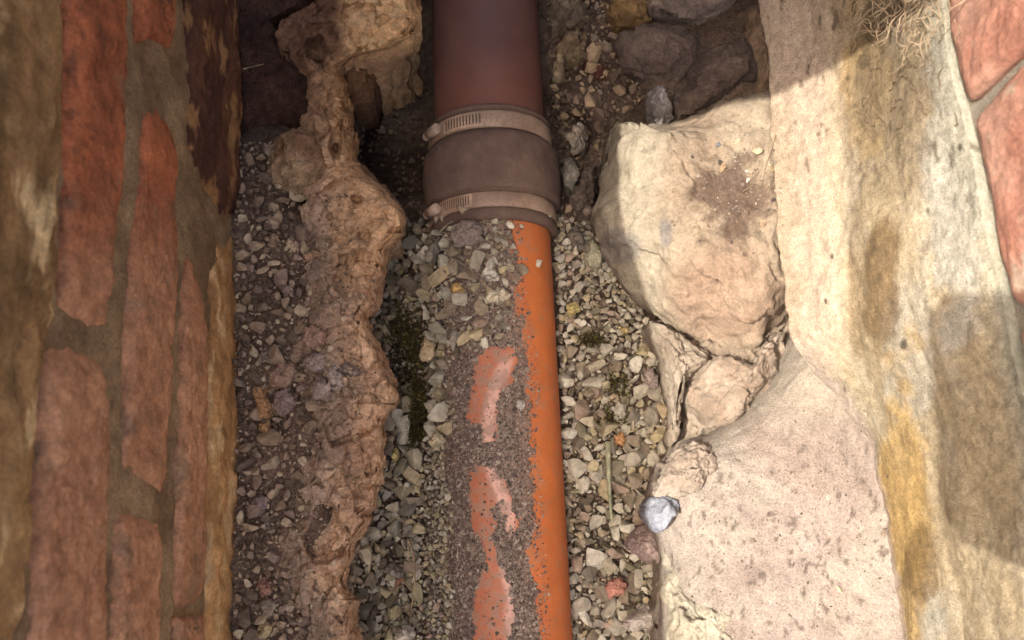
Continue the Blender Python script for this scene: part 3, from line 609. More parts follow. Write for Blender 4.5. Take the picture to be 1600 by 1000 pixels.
# ------------------------------------------------------------------ large stones, left side
tan, tan2 = (168, 132, 92), (142, 104, 70)
stone('ledge_stone', 'brown stone half hidden under the hooked lip', [(538,108),(562,98),(586,108),(588,135),(575,158),(548,172),(535,150)], (120,92,66), (98,72,52), edge=-0.08, top=-0.045, bot=-0.16)
stone('ledge_stone', 'rounded tan stone bedded above the rubble ledge', [(414,262),(424,226),(444,208),(474,204),(500,222),(512,258),(502,284),(476,306),(440,301),(420,284)], (164,138,106), (120,92,68), edge=-0.015, top=0.012, bot=-0.05, p=3.6, dark=(90,66,50), dk=0.5)
stone('ledge_stone', 'grey brown stone behind the pitted tan stone by the hole', [(545,300),(562,258),(590,282),(628,318),(634,356),(612,392),(590,400),(560,360)], (150,122,92), (126,100,76), edge=-0.09, top=-0.03, bot=-0.16, amp=0.005)
def build_ledge():
    E = np.array([(-60,488,655),(0,505,656),(30,468,657),(58,450,642),(76,447,606),(88,450,556),(104,462,541),(118,478,537),(135,486,545),(165,492,549),(205,498,556),(250,503,552),(272,503,572),(298,498,606),(328,496,630),(360,500,633),(388,502,614),(420,496,603),(452,490,589),(470,490,587),(486,490,577),(508,486,574),(540,478,593),(580,470,613),(618,478,623),(640,490,610),(662,494,604),(700,492,598),(745,488,597),(775,480,590),(812,466,582),(842,450,561),(880,440,546),(905,446,540),(940,462,553),(990,476,558),(1100,486,563)], float)
    ry = np.linspace(-60, 1100, 760); xl = np.interp(ry, E[:, 0], E[:, 1]); xr = np.interp(ry, E[:, 0], E[:, 2])
    k3 = np.ones(5) / 5; xr = np.convolve(np.pad(xr, 2, 'edge'), k3, 'valid'); yy3 = np.stack([ry * 0 + 1.7, ry * 0.02, ry * 0], -1)
    xr = xr + 8 * fbm(yy3, 1.6, 4, 0.6, 3) + 6 * facets(yy3, 2.6, 4); xl = xl - 16 + 26 * fbm(yy3, 1.3, 4, 0.6, 8)
    nc = 124; u = np.concatenate([np.linspace(0, 0.8, 84), 0.8 + 0.2 * np.sin(np.linspace(0, 1, nc - 83)[1:] * math.pi / 2)])
    PXg = xl[:, None] + (xr - xl)[:, None] * u[None]; PYg = np.repeat(ry[:, None], nc, 1)
    W0 = P(PXg, PYg, 0.0)
    z = -0.006 + 0.008 * sstep(0, 0.3, u)[None] + 0 * PXg
    wr_ = (xr - xl)[:, None]; z = z - 0.040 * np.clip(1 - (1 - u[None]) * wr_ / (26 + 14 * fbm(yy3, 2.0, 3, 0.6, 21)[:, None]), 0, 1) ** 2.2
    z = z + np.interp(ry, [-60, 40, 80, 130, 240, 300, 380, 420, 470, 560, 640, 760, 860, 1100], [.012, .012, .008, -.018, -.016, -.004, .002, .004, .006, .006, .003, .004, .0, .002])[:, None]
    wx = PXg + 12 * fbm(W0, 55, 4, 0.6, 1); wy = PYg + 12 * fbm(W0 + 2, 55, 4, 0.6, 2)
    def soft(poly, n):
        m_ = inpoly(wx, wy, poly).astype(float)
        for _ in range(n):
            m_ = (m_ + np.roll(m_, 1, 0) + np.roll(m_, -1, 0) + np.roll(m_, 1, 1) + np.roll(m_, -1, 1)) / 5
        return m_
    z -= 0.016 * soft([(528,398),(560,388),(590,402),(580,462),(535,466),(524,435)], 3)
    z -= 0.014 * soft([(504,662),(530,634),(566,612),(585,620),(602,640),(592,672),(560,690),(520,700)], 3)
    z -= 0.010 * soft([(540,700),(560,690),(580,720),(575,770),(548,775),(536,740)], 6)
    z -= 0.015 * soft([(474,842),(486,812),(500,792),(522,796),(530,820),(545,838),(530,870),(490,880)], 3)
    z -= 0.012 * soft([(508,140),(530,132),(538,180),(530,250),(516,252)], 4)
    z -= 0.012 * soft([(480,66),(500,60),(518,78),(500,100),(478,96)], 4)
    for cx, cy, rx_, ry_, dz in [(553,316,10,7,.014),(571,368,8,12,.010),(518,342,8,9,.010),(535,376,16,9,.008),(556,560,6,6,.004),(575,742,4,6,.006),(512,380,6,8,.006),(540,205,7,12,.010),(524,230,6,10,.008)]:
        z -= dz * sstep(1.15, 0.6, np.hypot((wx - cx) / rx_, (wy - cy) / ry_))
    W1 = P(PXg, PYg, z)
    z = z + 0.0045 * fbm(W1, 24, 3, 0.5, 6) + 0.0105 * facets(W1 + 0.004 * fbm(W1, 80, 2)[..., None], 40, 3) * (0.3 + 0.7 * sstep(0.05, 0.3, u))[None] + 0.0045 * facets(W1, 105, 5) + 0.0024 * fbm(W1, 170, 3, 0.65, 9)
    # slope of the eroded edge: grooves running down to the trench
    z = z + 0.003 * (1 - 2.4 * np.abs(fbm(W1 * np.array([0.35, 1, 1]), 70, 3, 0.5, 12))) * sstep(0.6, 0.9, u)[None]
    G = P(PXg, PYg, z)
    Nn = 16; last = G[:, -1:, :]; dep = np.linspace(0, 1, Nn + 1)[1:]
    sk = np.repeat(last, Nn, 1); sk[..., 2] = last[..., 2] + (-0.16 - last[..., 2]) * dep[None]
    sk[..., 0] += -0.016 * np.sin(dep * math.pi * 0.5)[None] + 0.006 * fbm(sk, 45, 4, 0.6, 14) + 0.004 * facets(sk, 50, 15)
    lf = G[:, :1].copy(); lf[..., 2] = -0.16
    A_ = np.concatenate([lf, G, sk], 1); V = A_.reshape(-1, 3); px, py = proj(V)
    c = mixc(np.tile(lin(212, 176, 140), (len(V), 1)), lin(186, 150, 118), np.clip(fbm(V * np.array([1, .4, 1]), 40, 4) * 1.4 + 0.5, 0, 1))
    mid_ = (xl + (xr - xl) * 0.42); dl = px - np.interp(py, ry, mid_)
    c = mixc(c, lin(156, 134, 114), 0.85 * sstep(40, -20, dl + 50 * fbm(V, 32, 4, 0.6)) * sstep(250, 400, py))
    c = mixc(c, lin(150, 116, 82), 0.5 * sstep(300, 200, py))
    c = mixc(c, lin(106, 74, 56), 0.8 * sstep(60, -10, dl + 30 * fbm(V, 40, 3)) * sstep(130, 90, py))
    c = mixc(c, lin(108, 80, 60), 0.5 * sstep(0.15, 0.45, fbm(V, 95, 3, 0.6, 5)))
    c = mixc(c, lin(226, 186, 134), 0.8 * sstep(515, 560, px + 20 * fbm(V, 40, 3)) * sstep(110, 70, py))  # up-facing top of the lip brightened in colour, as light would do
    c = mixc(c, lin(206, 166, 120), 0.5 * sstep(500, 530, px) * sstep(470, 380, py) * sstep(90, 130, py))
    base = np.array([G[..., 0].mean(), G[..., 1].mean(), -0.16])
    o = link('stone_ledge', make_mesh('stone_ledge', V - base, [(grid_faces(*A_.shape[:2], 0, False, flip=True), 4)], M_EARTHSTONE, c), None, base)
    tag(o, 'long jagged ledge of broken tan stone lining the left of the trench', 'ledge')
build_ledge()
stone('earth_bank', 'smooth dark brown earth bank under the left wall, top left', [(372,-60),(500,-60),(500,30),(448,60),(470,105),(492,130),(500,200),(460,205),(420,222),(395,230),(368,235)], (84,60,48), (66,48,40), edge=-0.04, top=0.004, bot=-0.1, p=5, amp=0.006, freq=18, NA=160, NR=50, cat='earth', chips=0.0, mat=M_SOIL)

# smaller stones of the left ledge, each its own
L = [('pinkish angular stone resting above the grey rubble cluster', [(475,512),(492,506),(510,520),(506,540),(488,546),(474,532)], (176,140,120), (150,118,104)),
 ('broad tan pink stone beside the upright ochre stone', [(421,585),(444,562),(466,570),(464,592),(448,608),(424,606)], (170,138,112), (146,116,96)),
 ('upright ochre stone standing near the left wall foot', [(396,604),(420,600),(426,630),(428,650),(414,660),(402,640)], (190,142,88), (164,120,74)),
 ('small ochre stone below the upright ochre stone', [(404,664),(420,658),(427,672),(412,684)], (190,146,92), (166,124,80)),
 ('grey mauve stone right of the upright ochre stone', [(428,612),(456,604),(468,628),(446,650),(430,648)], (138,116,108), (118,100,94)),
 ('grey oval pebble above the tan pink stone', [(400,558),(416,546),(430,556),(424,568),(404,570)], (140,122,108), (124,108,96)),
 ('pale rounded stone near the left wall above dark hollow', [(415,342),(424,334),(438,350),(432,362),(418,356)], (176,158,132), (152,132,108)),
 ('tan square pebble below the pale rounded stone', [(418,366),(434,362),(440,378),(430,388),(418,384)], (160,136,106), (140,118,92)),
 ('bright cream wedge pebble under the mauve soil', [(448,380),(458,372),(470,388),(466,400),(450,394)], (204,180,144), (184,160,126)),
 ('tan flake leaning on the ledge below the cream wedge', [(472,400),(490,390),(500,396),(480,412)], (168,134,98), (150,118,88)),
 ('grey triangular stone on the rubble, left of ledge stone', [(436,446),(460,444),(458,464),(444,468)], (140,122,110), (122,106,96)),
 ('large grey slab in the rubble cluster', [(470,565),(490,548),(516,552),(508,578),(486,582)], (150,134,124), (130,116,108)),
 ('pale grey flake at the heart of the rubble cluster', [(510,580),(524,568),(536,588),(528,612),(512,604)], (172,158,146), (152,138,128)),
 ('grey rounded stone at the rim of the rubble cluster', [(484,598),(504,584),(520,606),(512,628),(492,622)], (156,140,130), (136,122,114)),
 ('dark grey stone at the right rim of the rubble cluster', [(530,572),(548,568),(562,580),(556,590),(536,584)], (126,112,104), (110,98,92)),
 ('white pebble against the wall foot, halfway down', [(375,728),(384,718),(390,728),(382,736)], (196,182,164), (176,162,146)),
 ('grey angular block by the wall below the white pebble', [(396,782),(414,772),(424,790),(412,804),(396,798)], (134,116,110), (118,102,98)),
 ('cream pebble right of the grey angular block', [(406,820),(416,812),(422,822),(414,832)], (194,178,156), (176,160,138)),
 ('yellowish rounded stone near the bottom left corner', [(404,984),(416,968),(430,976),(426,994),(410,996)], (186,170,124), (164,148,108)),
 ('pale grey lump above the yellowish corner stone', [(410,940),(424,932),(434,950),(424,966),(412,960)], (150,136,116), (130,118,102)),
 ('cream oval pebble right of the pale grey lump', [(444,944),(456,938),(464,948),(456,958),(446,954)], (190,174,148), (170,154,132)),
 ('reddish stone in the lower rubble by the wall', [(404,910),(420,902),(426,920),(412,932)], (160,112,92), (140,100,84))]
for lab, pts, c1, c2 in L:
    c1, c2 = [tuple(0.7 * a_ + 0.3 * b_ for a_, b_ in zip(c_, (146, 124, 104))) for c_ in (c1, c2)]
    hh = 0.009 if 'pebble' in lab or 'flake' in lab else 0.014
    zz0 = float(np.mean(Hs(np.array([p[0] for p in pts]), np.array([p[1] for p in pts]))))
    if 'cluster' in lab: zz0 = 0.012
    if 'pinkish angular' in lab: zz0 = 0.01
    stone('pebble' if hh < 0.01 else 'stone', lab, pts, c1, c2, at=zz0, edge=0.002, top=hh, bot=-0.012, cat='pebble' if hh < 0.01 else 'stone', amp=0.0018, freq=70, NA=48, NR=14, chips=0.0012, smooth=0.4)

# stones of the shaded top right
TR = [('grey brown stone beside the upper pipe', [(856,22),(880,6),(914,14),(922,40),(892,54),(862,48)], (140,122,100), (112,96,80), -.085, .04, 0),
 ('tan stone below the grey brown one beside upper pipe', [(868,84),(884,66),(922,66),(928,84),(902,98),(880,100)], (160,136,102), (130,108,82), -.085, .035, 0),
 ('small cream stone at the edge of the upper rubble', [(862,104),(874,96),(886,110),(874,122),(862,118)], (180,158,124), (160,138,106), -.09, .03, 0),
 ('ochre yellow stone in the shaded upper rubble', [(944,18),(962,2),(990,-4),(1014,14),(1018,40),(988,48),(958,38)], (146,118,76), (118,92,60), -.03, .03, 0),
 ('large rounded grey stone cut by the top edge', [(1000,-60),(1160,-70),(1152,0),(1128,22),(1090,33),(1042,26),(1014,8)], (142,126,112), (118,104,94), -.01, .045, 1),
 ('dark grey flat block in shade under the rounded stone', [(962,56),(1030,44),(1100,48),(1116,80),(1076,118),(1040,136),(998,120),(964,98)], (104,88,76), (82,68,60), -.03, .03, 1),
 ('dark layered stone in shade above the sunlit boulder', [(1052,128),(1100,84),(1150,62),(1190,80),(1196,150),(1150,152),(1100,170),(1060,182)], (96,80,68), (72,58,50), -.02, .035, 1),
 ('brown tilted stone between layered stone and right wall', [(1150,20),(1200,10),(1206,80),(1200,146),(1180,150),(1160,90)], (118,96,74), (92,74,58), -.01, .04, 1),
 ('grey mossy stone touching the coupling on its right', [(876,270),(884,250),(898,252),(908,280),(896,304),(882,298)], (144,134,116), (120,110,96), -.09, .03, 0),
 ('dark brown stone between coupling and boulder', [(894,300),(910,268),(930,262),(934,300),(922,332),(898,340),(886,322)], (108,92,78), (88,74,62), -.1, .03, 0),
 ('pale lump above the grey mossy stone by the coupling', [(884,216),(900,202),(918,208),(916,232),(896,240)], (166,150,128), (146,130,110), -.09, .03, 0),
 ('pale green egg shaped stone at the foot of the boulder', [(911,410),(920,382),(930,379),(944,398),(942,418),(926,427)], (176,168,138), (156,148,120), -.085, .02, 0),
 ('dark reddish stone standing in for a dark brick hole in the upper rubble', [(908,100),(926,80),(952,84),(964,108),(956,138),(930,136),(912,124)], (92,58,44), (66,42,34), -.075, .02, 0),  # dark colour stands in for the gloom inside a brick hole
 ('grey rough stone beside the lower clamp', [(880,372),(896,352),(914,366),(918,392),(896,396)], (134,120,104), (114,102,88), -.09, .025, 0),
 ('lilac grey flake leaning on the boulder top', [(1010,148),(1020,142),(1038,164),(1052,188),(1034,196),(1018,182)], (146,138,132), (128,120,114), -.03, .035, 0)]
for lab, pts, c1, c2, zb, hgt, big in TR:
    c1, c2 = [tuple(0.82 * a_ for a_ in c_) for c_ in (c1, c2)]  # stone colours darkened to carry the slab's shade over the top end
    stone('stone', lab, pts, c1, c2, at=zb, edge=0.0, top=hgt, bot=-0.04, amp=0.006 if big else 0.003, freq=28 if big else 50, NA=120 if big else 70, NR=40 if big else 22, chips=0.003, smooth=0.5)

# ------------------------------------------------------------------ loose pebbles
import bmesh as _b
def pebble_lib(n, sub):
    out = []
    for i in range(n):
        bm = _b.new(); _b.ops.create_icosphere(bm, subdivisions=sub, radius=1.0)
        v = np.array([x.co[:] for x in bm.verts]); f = np.array([[q.index for q in x.verts] for x in bm.faces]); bm.free()
        for _ in range(rng.integers(7, 12)):
            d = rng.normal(size=3); d /= np.linalg.norm(d); h = rng.uniform(0.26, 0.66)
            k = v @ d; v = v - np.maximum(k - h, 0)[:, None] * d
        v *= np.array([1.0, rng.uniform(0.55, 0.95), rng.uniform(0.4, 0.75)])
        v += 0.05 * fbm(v[None] + i * 7, 2.2, 2)[0][:, None] * v
        out.append((v, f))
    return out
LIB1 = pebble_lib(14, 2); LIB0 = pebble_lib(12, 1)
PEBN = [('pale grey',(184,174,152)),('light tan',(170,154,128)),('cream',(202,190,166)),('brown',(142,122,98)),('dark brown',(116,98,80)),('sandy',(178,154,116)),('pale buff',(192,180,158)),('grey',(154,142,124)),('dull grey',(134,122,108)),('yellowish',(178,160,118)),('reddish brown',(148,120,102)),('whitish',(212,202,182)),('light grey',(168,158,140)),('olive brown',(148,132,100)),('dark grey',(92,82,72)),('dark olive',(98,88,66)),('dusky brown',(86,70,56))]
RUBN = [('mauve grey',(138,118,108)),('dull brown',(124,106,94)),('pinkish grey',(152,130,114)),('dark mauve',(106,90,82)),('dusty tan',(162,142,122)),('earthy brown',(128,108,92)),('dark earthy',(98,82,74)),('pale dusty',(178,160,138))]
PEBN = [(n_, tuple(0.65 * a_ + 0.35 * b_ for a_, b_ in zip(c_, (154, 146, 120)))) for n_, c_ in PEBN]
PEB = [c_ for _, c_ in PEBN]; RUB = [c_ for _, c_ in RUBN]
M_PEB_I = pebble_mat('gravel_mix', stops_of(PEB, 0.95), 'island'); M_PEB_O = pebble_mat('gravel_stone', stops_of(PEB, 0.95), 'object')
M_RUB_I = pebble_mat('rubble_mix', stops_of([(r_, g_, b_ - 8) for r_, g_, b_ in RUB], 1.2), 'island', 0.9); M_RUB_O = pebble_mat('rubble_stone', stops_of([(r_, g_, b_ - 8) for r_, g_, b_ in RUB], 1.2), 'object', 0.9)
GRT = [(120,104,92),(98,84,74),(140,126,112),(84,72,64),(160,146,128),(110,92,80)]
M_CRUMB = pebble_mat('crumb_mix', stops_of(GRT, 0.55), 'island', 0.95)
M_GRIT = pebble_mat('grit_mix', stops_of(GRT), 'island', 0.95)
lib_mesh = {}
def rotm(n):
    q = rng.normal(size=(n, 4)); q /= np.linalg.norm(q, axis=1)[:, None]; w_, x, y, z_ = q.T
    return np.stack([np.stack([1-2*(y*y+z_*z_), 2*(x*y-z_*w_), 2*(x*z_+y*w_)], -1), np.stack([2*(x*y+z_*w_), 1-2*(x*x+z_*z_), 2*(y*z_-x*w_)], -1), np.stack([2*(x*z_-y*w_), 2*(y*z_+x*w_), 1-2*(x*x+y*y)], -1)], -2)
def flatrot(n, tip=0.5):
    a = rng.uniform(0, 6.283, n); Rz = np.zeros((n, 3, 3)); Rz[:, 0, 0] = np.cos(a); Rz[:, 0, 1] = -np.sin(a); Rz[:, 1, 0] = np.sin(a); Rz[:, 1, 1] = np.cos(a); Rz[:, 2, 2] = 1
    b_ = rng.normal(0, tip, n); Rx = np.zeros((n, 3, 3)); Rx[:, 0, 0] = 1; Rx[:, 1, 1] = np.cos(b_); Rx[:, 1, 2] = -np.sin(b_); Rx[:, 2, 1] = np.sin(b_); Rx[:, 2, 2] = np.cos(b_)
    a2 = rng.uniform(0, 6.283, n); R2 = np.zeros((n, 3, 3)); R2[:, 0, 0] = np.cos(a2); R2[:, 0, 1] = -np.sin(a2); R2[:, 1, 0] = np.sin(a2); R2[:, 1, 1] = np.cos(a2); R2[:, 2, 2] = 1
    return R2 @ Rx @ Rz
def joined(name, pos, rad, m, lib, smooth=False, tip=0.6, full=False):
    pos = np.asarray(pos); rad = np.asarray(rad); n = len(pos); ks = rng.integers(0, len(lib), n); RR = rotm(n) if full else np.where((rng.uniform(size=n) < 0.35)[:, None, None], rotm(n), flatrot(n, tip))
    Vs, Fs, off = [], [], 0
    for k in range(len(lib)):
        i = np.nonzero(ks == k)[0]
        if not len(i): continue
        v, f = lib[k]; q = np.einsum('nij,vj->nvi', RR[i], v) * rad[i][:, None, None] + pos[i][:, None, :]
        Vs.append(q.reshape(-1, 3)); Fs.append((f[None] + (np.arange(len(i)) * len(v))[:, None, None]).reshape(-1, 3) + off); off += len(i) * len(v)
    V = np.concatenate(Vs); base = V.mean(0)
    return link(name, make_mesh(name, V - base, [(np.concatenate(Fs), 3)], m, None, smooth), None, base)
def pack(test, bounds, plan, seed, minf=0.8):
    """dart throwing, large ones first: px, py, radius in picture pixels"""
    rs = np.random.default_rng(seed); cell = 24; gridd = {}; out = []
    for (r0, r1, tries) in plan:
        X = rs.uniform(bounds[0], bounds[2], tries); Y = rs.uniform(bounds[1], bounds[3], tries); Rr = rs.uniform(r0, r1, tries)
        ok = test(X, Y, Rr)
        for x, y, r in zip(X[ok], Y[ok], Rr[ok]):
            cx, cy = int(x // cell), int(y // cell); bad = False
            for i in (-1, 0, 1):
                for j in (-1, 0, 1):
                    for (a, b_, c_) in gridd.get((cx + i, cy + j), ()):
                        if (a - x) ** 2 + (b_ - y) ** 2 < (minf * (c_ + r)) ** 2: bad = True; break
                    if bad: break
                if bad: break
            if not bad: gridd.setdefault((cx, cy), []).append((x, y, r)); out.append((x, y, r))
    return np.array(out)
gl = ([330, 400, 460, 540, 620, 700, 800, 880, 1060], [640, 600, 575, 580, 600, 588, 572, 545, 545])
gr = ([330, 400, 450, 520, 600, 680, 800, 1060], [905, 950, 985, 1022, 1046, 1056, 1020, 1040])
pipeR = ([330, 1000], [862, 889])
def trench_ok(x, y, r):
    left = np.interp(y, *gl); right = np.interp(y, *gr); pr = np.interp(y, *pipeR)
    a = (x > left) & (x < np.where(y < 545, np.interp(y, [330, 440, 545], [812, 800, 780]), 728 - 30 * sstep(690, 740, y) * sstep(5.0, 7.0, r))) 
    b_ = (x > pr + r * 0.7) & (x < right)
    dirt = (x > 655) & (x < 745) & (y > 690) & (r > 5.5)
    moss = (np.hypot((x - 640) / 34, (y - 540) / 70) < 1) & (r > 4) | (np.hypot((x - 655) / 16, (y - 640) / 50) < 1)
    near_top = (y < 545) & (x > 760) & (r > 8)
    return (a | b_) & ~dirt & ~moss & ~near_top & (y > np.where(x < 870, 338 + np.abs(x - 770) * 0.06, 345))
pk = pack(trench_ok, (540, 335, 1060, 1130), [(13, 18, 80), (10.5, 13, 1100), (7.2, 9.8, 7000), (4.6, 6.6, 16000), (2.6, 4.0, 26000)], 3, 0.76)
zs = Hs(pk[:, 0], pk[:, 1]); pos = P(pk[:, 0], pk[:, 1], zs); sc = np.linalg.norm(pos - CAMP, axis=1) / FPX
rad = pk[:, 2] * sc * 1.72; pos[:, 2] += rad * rng.uniform(-0.1, 0.35, len(rad))
# pebbles lying over the pipe's flank are lifted onto it
vrel = pos - a1; along = vrel @ ax; perp = vrel - along[:, None] * ax; dist = np.linalg.norm(perp, axis=1); need = RP + rad * 0.25
lift = (dist < need) & (along < sA + 0.05); pos[lift] = (a1 + along[:, None] * ax + perp / dist[:, None] * need[:, None])[lift]
big = pk[:, 2] > 10.4
def lib_obj(name, p, r, m, lib, key):
    k = int(rng.integers(0, len(lib)))
    if (key, k) not in lib_mesh: lib_mesh[(key, k)] = make_mesh(name, lib[k][0], [(lib[k][1], 3)], m, None, False)
    ob = link(name, lib_mesh[(key, k)], None, p); ob.scale = (r, r, r); ob.rotation_euler = (rng.normal(0, .4), rng.normal(0, .4), rng.uniform(0, 6.28)); return ob
pk2 = pack(lambda x, y, r: trench_ok(x, y, r) & ~((y < 545) & (x > 740) & (x < 850)), (540, 335, 1060, 1050), [(8, 12, 1500), (5, 7.5, 9000), (3, 4.5, 12000)], 31, 0.78)
p2 = P(pk2[:, 0], pk2[:, 1], Hs(pk2[:, 0], pk2[:, 1]) - 0.003); r2_ = pk2[:, 2] * np.linalg.norm(p2 - CAMP, axis=1) / FPX * 1.75; p2[:, 2] -= r2_ * 0.2
o = joined('gravel', np.concatenate([pos[~big], p2]), np.concatenate([rad[~big], r2_]), M_PEB_I, LIB0); tag(o, 'mixed pale and brown gravel filling the trench around the pipe', 'gravel', None, 'stuff')

# rubble of the left ledge
def rub_ok(x, y, r):
    right = np.interp(y, [300, 380, 470, 540, 600, 660, 740, 800, 860, 920, 1050], [500, 492, 486, 486, 505, 500, 500, 486, 455, 476, 500])
    return (x > 369 + r * 0.6) & (x < right) & (rng.uniform(size=x.shape) < np.where(r > 4.8, 0.9, 0.6))
rk = pack(rub_ok, (365, 225, 520, 1130), [(11, 16, 40), (8, 10.5, 420), (5, 7.5, 2200), (3, 4.6, 6000), (1.8, 2.8, 9000)], 5, 0.85)
zs = Hs(rk[:, 0], rk[:, 1]); rp = P(rk[:, 0], rk[:, 1], zs); sc = np.linalg.norm(rp - CAMP, axis=1) / FPX; rr_ = rk[:, 2] * sc * 1.5
rp[:, 2] += rr_ * rng.uniform(-0.45, 0.15, len(rr_)) + 0.006; bigr = rk[:, 2] > 7.9
o = joined('rubble', rp[~bigr], rr_[~bigr], M_RUB_I, LIB0); tag(o, 'small dull mauve rubble strewn on the left ledge', 'rubble', None, 'stuff')
# rubble cluster bedded on the long ledge stone, and on the tan stones
def clu_ok(x, y, r): return (np.hypot((x - 512) / 55, (y - 585) / 52) < 1)
ck_ = pack(clu_ok, (455, 520, 570, 645), [(7, 9, 60), (4, 6, 300), (2, 3.5, 900)], 6, 0.8)
cp = P(ck_[:, 0], ck_[:, 1], 0.011); cr_ = ck_[:, 2] * 0.00056
o = joined('rubble_cluster', cp, cr_, M_RUB_I, LIB0); tag(o, 'small grey chips bedded on the long pinkish ledge stone', 'rubble', None, 'stuff')
# upper right rubble in shade and the dark hole
def ur_ok(x, y, r):
    a = (x > 852 + r) & (x < np.interp(y, [-30, 60, 150, 200, 340], [1000, 960, 1010, 950, 925])) & (y < 350)
    b_ = (x > 560) & (x < 668) & (y > 90) & (y < 345) & (rng.uniform(size=x.shape) < 0.25)
    return a | b_
uk = pack(ur_ok, (555, -30, 1020, 350), [(10, 15, 160), (6, 9, 1200), (3.5, 5.5, 4000), (2, 3.2, 5000)], 8, 0.72)
up_ = P(uk[:, 0], uk[:, 1], Hs(uk[:, 0], uk[:, 1])); up_[:, 2] -= 0.004; ur_ = uk[:, 2] * np.linalg.norm(up_ - CAMP, axis=1) / FPX * 1.55
M_SHR = pebble_mat('shaded_rubble_mix', stops_of([(128,108,86),(110,92,74),(146,124,96),(98,82,66),(120,104,88),(88,72,58)]), 'island', 0.92)
o = joined('shaded_rubble', up_, ur_, M_SHR, LIB0); tag(o, 'dark earthy rubble around the upper pipe', 'rubble', None, 'stuff')
# grit on the pipe and in the dirt left of it
n = 60000; gxp = rng.uniform(668, 860, n); gyp = rng.uniform(340, 1040, n)
q, ok = PCyl(gxp, gyp); q2 = P(gxp, gyp, Hs(gxp, gyp) - 0.003)
onp = ok & (q[:, 2] > q2[:, 2]); pt = np.where(onp[:, None], q, q2)
keep = np.where(onp, grit_mask(gxp, gyp, pt, 12), gxp < 760)
edge = np.interp(gyp, [p[1] for p in gritL], [p[0] for p in gritL])
keep &= rng.uniform(size=n) < np.where(onp, 0.45 + 0.5 * sstep(0, 40, edge - gxp) , 0.8)
spill = onp & (gxp > edge - 5) & (gxp < edge + 14) & (rng.uniform(size=n) < 0.10); strew = onp & (rng.uniform(size=n) < 0.03) & (gxp < edge + 10)
keep |= spill | strew
pt = pt[keep]; gr_ = np.where(rng.uniform(size=len(pt)) < 0.11, rng.uniform(0.0013, 0.0024, len(pt)), rng.uniform(0.0005, 0.0012, len(pt)))
ex = rng.uniform(700, 835, 130); ey = rng.uniform(540, 1010, 130); e3, eok = PCyl(ex, ey); em = eok & grit_mask(ex, ey, e3, 12)
pt = np.concatenate([pt, e3[em]]); gr_ = np.concatenate([gr_, rng.uniform(0.0018, 0.0036, em.sum())])
octv = np.array([(1, 0, 0), (-.8, .2, 0), (0, .9, .1), (.1, -1, 0), (0, 0, .8), (0, .1, -.9)]); octf = np.array([(0, 2, 4), (2, 1, 4), (1, 3, 4), (3, 0, 4), (2, 0, 5), (1, 2, 5), (3, 1, 5), (0, 3, 5)])
o = joined('grit', pt, gr_, M_GRIT, [(octv, octf), (octv * [.8, 1.1, .7], octf)], full=True); tag(o, 'fine grey brown grit lying on the orange pipe', 'grit', None, 'stuff')

# ------------------------------------------------------------------ singled-out pebbles in the trench
TP = [('cream triangular flake lying on gravel left of the pipe', [(757,466),(776,448),(800,460),(786,472),(760,474)], (206,194,166), (190,178,150), .004),
 ('white pointed flake standing above the cream triangular one', [(750,434),(766,404),(778,432),(764,438)], (196,190,176), (176,170,156), .006),
 ('ochre yellow pebble in the gravel below the coupling', [(706,446),(722,442),(736,456),(724,466),(710,460)], (190,150,78), (168,132,70), .006),
 ('large mauve grey stone just below the coupling', [(700,372),(712,352),(736,342),(756,358),(758,378),(738,380),(716,388)], (124,108,100), (108,94,88), .01),
 ('olive grey slab stone left of the mauve stone', [(662,412),(668,386),(684,378),(688,392),(674,414)], (118,112,94), (100,96,82), .012),
 ('tan oblong pebble beside the moss, left of the pipe', [(655,548),(664,526),(680,534),(680,552),(668,568),(658,562)], (194,168,124), (174,148,108), .01),
 ('pale tan pebble at the right end below the coupling', [(782,418),(796,408),(808,416),(802,424),(786,426)], (178,164,138), (160,146,122), .004),
 ('yellow pebble on the gravel right of the pipe', [(886,478),(898,474),(906,484),(896,494),(886,490)], (196,178,104), (176,158,92), .008),
 ('square ochre pebble near the shaded right stones', [(968,512),(982,508),(984,520),(972,526)], (180,158,96), (160,140,84), .008),
 ('reddish brick chip in gravel at bottom right', [(944,918),(962,900),(980,912),(974,932),(954,934)], (172,106,88), (154,94,80), .01),
 ('orange brown pebble below the moss right of the pipe', [(962,682),(972,676),(978,688),(970,698),(962,694)], (182,124,72), (160,108,64), .008),
 ('mauve oval stone by the edge of the right stones', [(1002,584),(1014,574),(1028,588),(1030,606),(1014,606)], (138,122,114), (122,108,102), .01),
 ('pale yellow broken pebble left of the pipe midway', [(669,690),(680,672),(696,678),(698,692),(680,702)], (204,186,146), (184,168,132), .01),
 ('small white chip resting on the orange pipe', [(808,628),(816,624),(822,632),(816,642),(810,636)], (186,180,172), (170,164,156), .002),
 ('white angular stone at the bottom edge left of pipe', [(616,990),(634,976),(648,990),(640,1002),(616,1004)], (206,194,174), (188,176,156), .012),
 ('dark grey flat pebble in lower left gravel', [(600,882),(616,876),(630,892),(624,904),(606,898)], (124,116,102), (106,100,90), .01),
 ('reddish brown pebble beside the dry root', [(616,900),(626,894),(630,908),(620,916)], (146,92,66), (128,82,60), .008),
 ('yellow pebble beside the left ledge stone', [(611,706),(618,698),(624,712),(616,724)], (190,172,104), (172,154,96), .008)]
dull = lambda c_: tuple(0.68 * a_ + 0.32 * b_ for a_, b_ in zip(c_, (150, 136, 116)))
